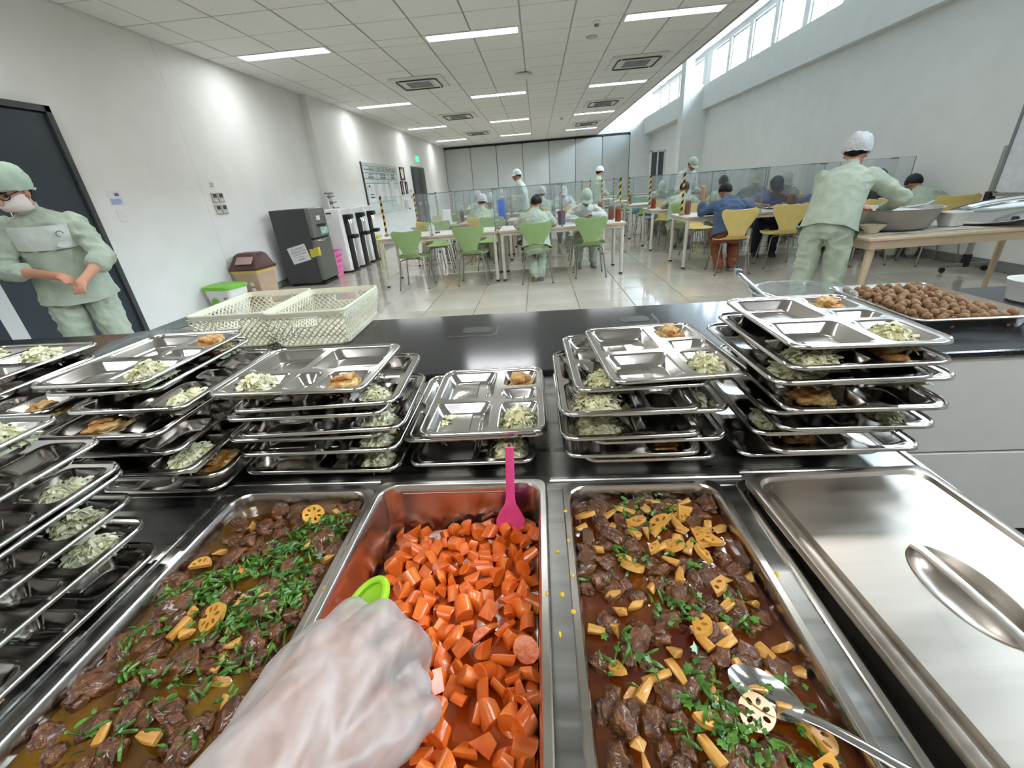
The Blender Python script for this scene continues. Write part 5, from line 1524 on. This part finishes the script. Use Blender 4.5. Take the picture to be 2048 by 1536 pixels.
for (x, y, rz, lab) in ((.78, 6.86, 0, 'in front of the capped diner'), (-.05, 6.62, 0, 'in front of the black-haired diner'), (2.5, 6.70, 0, 'in front of the blue-shirted diner'), (-1.02, 8.5, 0, 'in front of the netted diner'), (3.5, 6.95, 0, 'in front of the black-capped diner'), (4.9, 6.65, 0, 'in front of the bent green diner'), (2.42, 8.6, 0, 'in front of the dark-haired diner')):
    o = tray0.copy(); COL.objects.link(o); o.location = (x, y, .735); o.rotation_euler = (0, 0, PI / 2 + rz)
    tag(o, 'steel food tray on the dining table %s' % lab, 'tray', 'compartment trays')
# ------------------------------------------------------------------ people
def ellip_ring(c, side, fwd, rx, ry, n=16):
    return [c + side * (rx * math.cos(2 * PI * k / n)) + fwd * (ry * math.sin(2 * PI * k / n)) for k in range(n)]
def person(label, loc, deg, pose='sit', lean=18, head=(20, 0), arms=None, legs=None, top=SCRUB, legm=SCRUB, skin=SKIN, wear='cap', wearm=CAPG, sleeve='long', vox=.013, shoe=SHOE, mask=False, glasses=False, hair=True, grp=None, scale=1.0, vest=None, hem=-.12, twist=0, hip=None, bun=False):
    """local frame: looks towards -y, z up; arms = [(elbow, hand), (elbow, hand)] for x<0 and x>0"""
    t = thing('person', label, 'person', loc, math.radians(deg), grp)
    segs = []            # p0, p1, r0, r1, zone
    mb = MB()
    def cap(p0, p1, r0, r1, z, n=12):
        capsule(mb, p0, p1, r0, r1, n); segs.append((Vector(p0), Vector(p1), r0, r1, z))
    if hip is None: hip = (0, .02, .505) if pose == 'sit' else (0, 0, .93)
    P = Vector(hip)
    if pose == 'sit': lean = lean + 7
    la = math.radians(lean)
    up = Vector((0, -math.sin(la), math.cos(la)))
    fw = Vector((0, -math.cos(la), -math.sin(la)))
    tw = Matrix.Rotation(math.radians(twist), 3, 'Z')
    sd0 = Vector((1, 0, 0)); sd = tw @ sd0
    up = tw @ up; fw = tw @ fw
    SP = .50
    curve = -.03
    prof = [(-.09, .135, .10, 'leg'), (-.03, .186, .138, 'leg'), (.06, .186, .138, 'top'), (.16, .182, .135, 'top'), (.28, .194, .142, 'top'), (.38, .204, .136, 'top'), (.45, .186, .108, 'top'), (.50, .115, .078, 'top'), (.535, .060, .058, 'top')]
    rings = []
    for (s, rx, ry, zn) in prof:
        f = max(0, s / SP)
        c = P + (Vector((0, 0, 1)) * s if s < 0 else up * s) - fw * (.03 * math.sin(PI * min(1, f)))
        sdi = sd0.lerp(sd, min(1, f))
        fwi = Vector((0, -1, 0)).lerp(fw, min(1, f * 1.5)).normalized()
        rings.append(ellip_ring(c, sdi, fwi, rx, ry))
    mb.loft(rings)
    segs.append((P - Vector((0, 0, .08)), P + Vector((0, 0, .0)), .15, .15, 'leg'))
    segs.append((P + up * .10, P + up * .42, .145, .16, 'top'))
    N = P + up * .52
    hp, hyaw = math.radians(head[0] + lean * .35), math.radians(head[1])
    HR = Matrix.Rotation(hyaw + math.radians(twist), 4, 'Z') @ Matrix.Rotation(hp, 4, 'X')
    nd = (HR.to_3x3() @ Vector((0, -.25, 1))).normalized()
    HC = N + nd * .142
    HM = Matrix.Translation(HC) @ HR
    cap(N - up * .03, HC - nd * .07, .058, .052, 'skin')
    # head: skull, jaw, nose, ears, brow
    hb = MB()
    hb.ball((0, .012, .022), .076, .096, .098, 18, 12, 0, HM)
    hb.ball((0, -.022, -.045), .058, .070, .075, 16, 10, 0, HM)
    hb.ball((0, -.072, -.082), .026, .02, .02, 10, 6, 0, HM)
    capsule(hb, HM @ Vector((0, -.092, .012)), HM @ Vector((0, -.110, -.026)), .009, .0145, 8)
    for sx in (-1, 1):
        hb.ball((sx * .077, .012, -.012), .012, .020, .031, 8, 6, 0, HM)
    mb.v, mb.f, mb.m = mb.v, mb.f, mb.m
    mb.add(hb.v, hb.f)
    segs.append((HM @ Vector((0, .01, .05)), HM @ Vector((0, -.03, -.05)), .09, .06, 'skin'))
    # arms
    sh = [N - up * .085 + sd * (sx * .165) for sx in (-1, 1)]
    if arms is None: arms = [((-.26, -.16, .80), (-.12, -.38, .76)), ((.26, -.16, .80), (.12, -.38, .76))]
    hands = []
    for s, (e, h) in zip(sh, arms):
        e = Vector(e); h = Vector(h)
        cap(s, e, .069, .057, 'top')
        d = (h - e)
        mid = e + d * .62
        if sleeve == 'long': cap(e, e + d * .93, .056, .046, 'top'); cap(e + d * .9, h, .029, .026, 'skin')
        elif sleeve == 'rolled': cap(e, e + d * .34, .062, .060, 'top'); cap(e + d * .25, h, .036, .026, 'skin')
        else: cap(e, h, .040, .026, 'skin')
        dn = d.normalized()
        # hand: palm, four fingers, thumb
        palm = h + dn * .045
        cap(h, palm + dn * .03, .026, .030, 'skin')
        side = dn.cross(Vector((0, 0, 1)))
        side = side.normalized() if side.length > .1 else Vector((1, 0, 0))
        dwn = side.cross(dn)
        if dwn.z > 0: dwn = -dwn
        for k in range(4):
            b0 = palm + dn * .035 + side * ((k - 1.5) * .0205)
            b1 = b0 + dn * (.036 - abs(k - 1.4) * .004) + dwn * .010
            b2 = b1 + dn * .016 + dwn * .026
            cap(b0, b1, .0094, .0088, 'skin', 8); cap(b1, b2, .0088, .0078, 'skin', 8)
        tsd = side if (s.x > 0) == (side.x < 0) else -side
        cap(palm - dn * .02 + tsd * .022, palm + dn * .02 + tsd * .045 + dwn * .01, .012, .0095, 'skin', 8)
    # legs
    if legs is None:
        legs = [((-.12, -.40, .50), (-.12, -.36, .09)), ((.12, -.40, .50), (.12, -.36, .09))] if pose == 'sit' else [((-.10, -.02, .49), (-.10, .02, .08)), ((.10, -.02, .49), (.10, .02, .08))]
    feet = []
    for sx, (k, a) in zip((-1, 1), legs):
        k = Vector(k); a = Vector(a)
        h0 = P + Vector((sx * .092, 0, -.02))
        cap(h0, k, .102, .080, 'leg'); cap(k, a, .080, .062, 'leg')
        feet.append(a)
    me = remesh_obj(mb, vox, 5, 'body', .5)
    me.materials.clear()
    for m_ in (top, legm, skin): me.materials.append(m_)
    zi = {'top': 0, 'leg': 1, 'skin': 2}
    idx = []
    hips = P + up * .02
    for pl in me.polygons:
        c = pl.center
        best = 9; bz = 'top'
        for (p0, p1, r0, r1, zn) in segs:
            d = p1 - p0; L2 = d.length_squared
            tt = max(0, min(1, (c - p0).dot(d) / L2)) if L2 else 0
            dist = (c - (p0 + d * tt)).length - (r0 + (r1 - r0) * tt)
            if dist < best: best = dist; bz = zn
        idx.append(zi[bz])
    me.polygons.foreach_set('material_index', idx)
    cl = set()
    for pl, z_ in zip(me.polygons, idx):
        if z_ != 2: cl.update(pl.vertices)
    for pl, z_ in zip(me.polygons, idx):
        if z_ == 2: cl.difference_update(pl.vertices)
    nrm = [v.normal.copy() for v in me.vertices]
    sd_ = len(label) * 1.7
    for i_ in cl:                              # creases of loose cloth
        v = me.vertices[i_]; q = v.co
        f1 = 1 - 2.4 * abs(nv3(q.x * 9 + q.z * 6 + sd_, q.y * 9, q.z * 11 - q.x * 4))
        f2 = nv3(q.x * 24 + sd_, q.y * 24, q.z * 30 + q.x * 12)
        v.co = q + nrm[i_] * (.0105 * max(-.6, f1) + .0035 * f2)
    link_obj('body', me, t)
    # shoes
    for a in feet:
        m = MB()
        m.loft([[Vector((a.x + x_, a.y + y_, z)) for (x_, y_, _z) in rrect(0, -.065, .088 * s, .26 * s, .042 * s, 0, 4)] for z, s in ((max(0, a.z - .09), .98), (max(0, a.z - .09) + .022, 1.0), (a.z - .045, .86))] + [[Vector((a.x + x_, a.y + y_, a.z + .005)) for (x_, y_, _z) in rrect(0, -.0, .085, .11, .04, 0, 4)]])
        m.build('shoe', shoe, t)
    # jacket hem hanging over the hips
    m = MB()
    rg = []
    for (s, rx, ry) in ((.30, .197, .146), (.12, .198, .152), (-.01, .210, .166), (hem if pose != 'sit' else -.03, .226, .182)):
        f = max(0, s / SP)
        c = P + (Vector((0, 0, 1)) * s if s < 0 else up * s) - fw * (.03 * math.sin(PI * min(1, max(0, f)))) if pose != 'sit' else P + up * s - fw * (.03 * math.sin(PI * min(1, max(0, f))))
        rr = ellip_ring(c, sd0.lerp(sd, min(1, f)), fw, rx, ry, 28)
        rr = [q + (q - c).normalized() * (.010 * nv3(q.x * 14, q.y * 14, q.z * 3 + loc[0]) + (.006 * math.sin(k * 1.8) if s < .05 else 0)) for k, q in enumerate(rr)]
        rg.append(rr)
    m.loft(rg, caps=(False, False)); m.loft([[q + (sum(r, Vector()) / len(r) - q) * .03 for q in r] for r in rg], caps=(False, False)); m.build('jacket', top, t, sharp=70)
    if vest:
        m = MB()
        def vf(a, b_):
            th = -PI / 2 + (a - .5) * PI * .86
            s = .31 + .15 * b_
            c = P + up * s - fw * (.03 * math.sin(PI * min(1, s / SP)))
            rx, ry = (.206, .149) if s < .38 else (.206 - (s - .38) * .35, .149 - (s - .38) * .35)
            return c + sd * (rx * math.cos(th)) + fw * (-ry * math.sin(th)) * 1.0 + fw * .004
        m.grid(vf, 14, 6); m.build('chest_yoke', vest, t)
    m = MB(); cN = N - up * .03
    m.tube([cN + sd * (.066 * math.cos(2 * PI * k / 18)) + fw * (.064 * math.sin(2 * PI * k / 18)) - up * (.018 * max(0, math.sin(2 * PI * k / 18))) for k in range(18)], .013, 6, closed=True, flat=1.6); m.build('collar', top, t)
    # eyes, brows, mouth
    m = MB()
    for sx in (-1, 1): m.ball((sx * .031, -.079, .006), .0125, .010, .0075, 8, 6, 0, HM)
    m.build('eyes', INK, t)
    m = MB(); m.tube([HM @ Vector((-.022, -.088, -.056)), HM @ Vector((0, -.096, -.058)), HM @ Vector((.022, -.088, -.056))], .0055, 6); m.build('mouth', pm('lips', (150, 92, 84), .5) if 'lips' not in MATS else MATS['lips'], t)
    m = MB()
    for sx in (-1, 1): m.tube([HM @ Vector((sx * .016, -.088, .026)), HM @ Vector((sx * .034, -.086, .030)), HM @ Vector((sx * .05, -.074, .025))], .004, 5)
    m.build('eyebrows', HAIR, t)
    def dome(rx, ry, rz, cz, cy_, zlow_front, zlow_back, puff=0, seed=1, nu=28, nv=10):
        m = MB()
        def f(a, b_):
            th = a * 2 * PI
            fr = (1 + math.cos(th + PI / 2)) / 2       # 1 at the face side (-y)
            zl = zlow_back + (zlow_front - zlow_back) * fr
            ph0 = math.asin(max(-.98, min(.98, (zl - cz) / rz)))
            ph = ph0 + (PI / 2 - ph0) * b_
            k = 1 + puff * nv3(math.cos(th) * 2.2 + seed, math.sin(th) * 2.2, b_ * 3)
            if b_ < .02: k *= .985
            return HM @ Vector((rx * k * math.cos(th) * math.cos(ph), cy_ + ry * k * math.sin(th) * math.cos(ph), cz + rz * k * math.sin(ph)))
        m.grid(f, nu, nv, 0, None, True)
        return m
    if hair: dome(.084, .104, .108, .022, .014, .05, -.062, .05, 3).build('hair', HAIR, t, sharp=80)
    if bun:
        m = MB(); m.ball((0, .13, -.02), .05, .042, .05, 14, 10, 0, HM); m.build('hair_bun', HAIR, t)
        m = MB(); m.tube([HM @ Vector((-.03, .105, .04)), HM @ Vector((0, .125, .05)), HM @ Vector((.03, .105, .04))], .007, 6); m.build('hair_clip', CHROME, t)
    if wear == 'cap':
        dome(.090, .112, .112, .040, .016, .040, .000, .02, 5).build('cap', wearm, t, sharp=80)
        m = MB()
        def br(a, b_):
            th = -PI / 2 + (a - .5) * PI * .72
            r = 1 + .52 * b_ * (1 - (2 * a - 1) ** 4)
            return HM @ Vector((.088 * r * math.cos(th), .016 + .110 * r * math.sin(th), .040 - .020 * b_ + .0))
        m.grid(br, 16, 4); m.grid(lambda a, b_: br(a, b_) + HM.to_3x3() @ Vector((0, 0, -.005)), 16, 4); m.build('cap_brim', wearm, t, fixn=False)
        m = MB(); m.tube([HM @ Vector((.0905 * math.cos(2 * PI * k / 24), .016 + .113 * math.sin(2 * PI * k / 24), .042 - .02 * (1 - math.cos(2 * PI * k / 24 + PI / 2)) / 2)) for k in range(24)], .006, 6, closed=True); m.build('cap_band', wearm, t)
    elif wear == 'net':
        dome(.104, .126, .125, .045, .022, .045, -.030, .16, 9).build('hair_net', wearm, t, sharp=80)
        m = MB(); m.tube([HM @ Vector((.092 * math.cos(2 * PI * k / 28), .020 + .112 * math.sin(2 * PI * k / 28), .006 - .036 * (math.sin(2 * PI * k / 28)) + .004 * math.sin(k * 2.1))) for k in range(28)], .006, 6, closed=True); m.build('net_elastic', wearm, t)
    if mask:
        m = MB()
        def mk(a, b_):
            th = -PI / 2 + (a - .5) * PI * 1.0
            z = -.098 + .095 * b_
            q = math.sin(PI * min(1, max(0, b_ * .8 + .1))) ** .5
            return HM @ Vector((.074 * math.cos(th) * (.8 + .2 * q), -.008 + (.108 * q) * math.sin(th) + .0025 * math.sin(b_ * 22), z))
        m.grid(mk, 16, 10); m.build('face_mask', MASKM, t, sharp=80)
        m = MB()
        for sx in (-1, 1): m.tube([HM @ Vector((sx * .072, -.012, -.02)), HM @ Vector((sx * .082, .015, .0)), HM @ Vector((sx * .076, .02, -.03)), HM @ Vector((sx * .066, -.01, -.075))], .002, 5)
        m.build('ear_loops', MASKM, t)
    if glasses:
        m = MB()
        for sx in (-1, 1):
            m.tube([HM @ Vector((sx * .034 + .027 * math.cos(2 * PI * k / 16), -.100 + .012 * abs(math.cos(2 * PI * k / 16)) * (1 if sx * math.cos(2 * PI * k / 16) > 0 else 0), .008 + .019 * math.sin(2 * PI * k / 16))) for k in range(16)], .0032, 6, closed=True)
            m.tube([HM @ Vector((sx * .060, -.090, .014)), HM @ Vector((sx * .080, .0, .012))], .0028, 6)
        m.tube([HM @ Vector((-.008, -.101, .012)), HM @ Vector((.008, -.101, .012))], .003, 6)
        m.build('glasses', BLACK, t)
    if pose == 'sit' and scale == 1.0: scale = .965
    if scale != 1.0: t.scale = (scale,) * 3
    return t

def ep(x, y, z): return (x, y, z)
# the worker at the dark door, sleeves rolled, one hand rubbing the other wrist
p = person('worker in pale green uniform, cap, mask and glasses by the dark door, rubbing one wrist', (-3.16, 2.73, 0), 38, 'stand', lean=14, head=(16, -30), hip=(0, .02, .90), scale=.955, hem=-.05,
    arms=[((-.27, -.10, 1.08), (-.02, -.33, 1.03)), ((.25, -.20, 1.10), (.15, -.40, 1.00))], legs=[((-.11, -.02, .48), (-.12, .02, .08)), ((.11, -.02, .48), (.12, .02, .08))], top=SCRUB, legm=SCRUB, wear='net', wearm=CAPG, sleeve='rolled', vox=.0066, mask=True, glasses=True, vest=SCRUBW)
# badge on the chest
m = MB(); m.loft([[(.035 * math.cos(2 * PI * k / 20), z, .020 * math.sin(2 * PI * k / 20)) for k in range(20)] for z in (0, -.003)]); m.build('badge_oval', SCRUBW, p, (.085, -.205, 1.20), (.2, 0, .35))
m = MB(); m.tube([(.018 * math.cos(a / 10 * 4.6), 0, .018 * math.sin(a / 10 * 4.6)) for a in range(11)], .003, 5); m.build('chest_emblem', GREYINK, p, (.09, -.205, 1.265), (.2, 0, .35))
# the server bending over the basin
person('worker with white hair net bending over the aluminium basin at the right', (2.31, 3.73, 0), 136, 'stand', lean=33, head=(16, 0), hip=(0, .02, .88), scale=.925, hem=-.06,
    arms=[((-.40, -.30, 1.07), (-.26, -.60, .98)), ((.20, -.40, 1.02), (-.06, -.60, .98))], legs=[((-.11, -.03, .47), (-.12, .06, .08)), ((.11, .03, .47), (.12, .10, .08))], wear='net', wearm=NETM, vox=.0085, sleeve='long', top=SCRUB)
# standing at the back
person('worker in cap walking past the far partition, seen from the side', (-.37, 10.9, 0), -78, 'stand', lean=5, scale=.94, head=(6, 0), top=SCRUBW, legm=SCRUB, wear='cap', wearm=CAPW, skin=SKIN2, arms=[((-.25, .05, 1.1), (-.10, -.22, 1.08)), ((.25, .02, 1.1), (.16, -.26, 1.10))])
person('worker in green cap with mask pulled to the chin standing between the window tables', (2.95, 9.62, 0), 25, 'stand', scale=.92, lean=10, head=(34, 0), top=SCRUBW, legm=SCRUB, wear='cap', wearm=CAPG, skin=SKIN2, arms=[((-.26, -.1, 1.05), (-.10, -.34, 1.0)), ((.26, -.1, 1.05), (.12, -.34, 1.0))], mask=False)
# front row
person('black-haired diner in pale green seated with her back to the counter', (-.045, 6.24, 0), 180, 'sit', lean=20, head=(26, -14), wear=None, bun=True, top=SCRUB, legs=[((-.11, -.34, .50), (-.05, -.05, .09)), ((.11, -.34, .50), (.05, -.02, .09))])
person('diner in grey-green cap seated facing the counter, looking down at his tray', (.74, 7.50, 0), 0, 'sit', lean=20, head=(26, 6), wear='cap', wearm=CAPG, top=SCRUBW, skin=SKIN2, arms=[((-.30, -.25, .78), (-.14, -.46, .78)), ((.30, -.25, .78), (.08, -.44, .82))], vest=SCRUBW)
person('diner in blue denim shirt and rust trousers seated with his back to the counter', (2.52, 6.14, 0), 168, 'sit', lean=24, head=(30, 20), wear=None, top=DENIM, legm=BROWNT, skin=SKIN2, arms=[((-.32, -.22, .79), (-.12, -.42, .76)), ((.34, -.18, .80), (.34, -.26, 1.04))], legs=[((-.13, -.30, .50), (-.10, -.02, .09)), ((.13, -.30, .50), (.07, .04, .09))], sleeve='rolled')
person('diner in navy cap and indigo work shirt seated facing the counter', (3.60, 7.50, 0), -14, 'sit', lean=24, head=(28, 14), wear='cap', wearm=CAPB, top=INDIGO, legm=NAVY, skin=SKIN2, sleeve='rolled', arms=[((-.33, -.22, .80), (-.12, -.50, .78)), ((.33, -.26, .82), (.10, -.36, .94))], shoe=SOLE)
person('bent diner in pale green at the wall end of the front window table', (4.87, 6.0, 0), 166, 'sit', lean=36, head=(26, 26), wear=None, top=SCRUB, skin=SKIN2, arms=[((-.26, -.36, .79), (-.10, -.52, .78)), ((.28, -.32, .80), (.18, -.50, .78))])
person('dark-clothed diner facing the bent one at the wall end of the window table', (4.86, 7.28, 0), -8, 'sit', lean=26, head=(26, 0), wear='cap', wearm=DARKC, top=DARKC, legm=NAVY, skin=SKIN2)
person('diner in blue shirt half hidden behind the bending server', (4.30, 7.46, 0), 0, 'sit', lean=34, head=(35, 0), wear='cap', wearm=CAPG, top=INDIGO, legm=NAVY, skin=SKIN2)
# second row
person('netted diner in pale green seated back to the counter in the second left row', (-1.05, 8.24, 0), 176, 'sit', lean=20, head=(22, 0), wear='net', wearm=NETM, top=SCRUB)
person('netted diner facing the counter across from the netted one', (-.92, 9.42, 0), -6, 'sit', lean=18, head=(26, 0), wear='net', wearm=NETM, top=SCRUBW)
person('dark-haired diner in pale green seated back to the counter in the second window row', (2.46, 8.22, 0), 150, 'sit', lean=24, head=(22, 0), wear=None, top=SCRUB, skin=SKIN2, arms=[((-.30, -.22, .79), (-.12, -.44, .76)), ((.30, -.22, .80), (.14, -.44, .80))])
person('diner with black hair and pale green jacket behind the blue shirt', (3.28, 8.28, 0), 178, 'sit', lean=16, head=(10, -10), wear=None, top=SCRUB)
person('diner in pale green cap and blue shirt behind the navy-capped one', (4.22, 9.40, 0), -20, 'sit', lean=18, head=(16, 10), wear='cap', wearm=CAPG, top=DENIM, skin=SKIN2)
person('diner in white cap seen faintly through the screens by the wall', (4.74, 9.42, 0), -10, 'sit', lean=20, head=(30, 0), wear='cap', wearm=CAPW, top=SCRUB)
# farther rows
person('diner with grey cap behind the blue canister', (-.83, 11.32, 0), 0, 'sit', lean=12, head=(12, 0), wear='cap', wearm=CAPW, top=SCRUB, vox=.016)
person('diner with hair net seen in profile in the third left row', (.10, 10.05, 0), 180, 'sit', lean=14, head=(14, 0), wear='net', wearm=NETM, top=SCRUB, vox=.016)
person('diner in white jacket and cap facing the counter in the third left row', (.62, 11.35, 0), 0, 'sit', lean=16, head=(20, 0), wear='cap', wearm=CAPW, top=SCRUBW, vox=.016)
person('diner with dark cap in the fourth left row', (.72, 13.3, 0), 0, 'sit', lean=14, head=(16, 0), wear='cap', wearm=CAPB, top=SCRUBW, vox=.018)
person('standing worker with white cap far down the aisle, turned to the right', (1.52, 12.3, 0), 120, 'stand', lean=8, head=(10, 0), wear='cap', wearm=CAPW, top=SCRUB, legm=BLUECH, vox=.018, hip=(0, 0, .80), legs=[((-.10, -.03, .45), (-.10, .02, .08)), ((.10, -.03, .45), (.10, .02, .08))], arms=[((-.26, -.1, .93), (-.1, -.32, .90)), ((.26, -.1, .93), (.1, -.32, .90))])
person('netted diner with raised arm in the fourth left row', (-1.6, 12.05, 0), 20, 'sit', lean=12, head=(12, 0), wear='net', wearm=NETM, top=SCRUBW, vox=.018, arms=[((-.30, -.22, .80), (-.12, -.44, .78)), ((.36, -.1, .92), (.40, -.16, 1.18))])
person('diner in pale green in the third window row, head bowed', (2.9, 11.4, 0), 0, 'sit', lean=22, head=(30, 0), wear='cap', wearm=CAPG, top=SCRUB, vox=.016)
# clean up any material the loops left unused
for mm in list(bpy.data.materials):
    if mm.users == 0: bpy.data.materials.remove(mm)
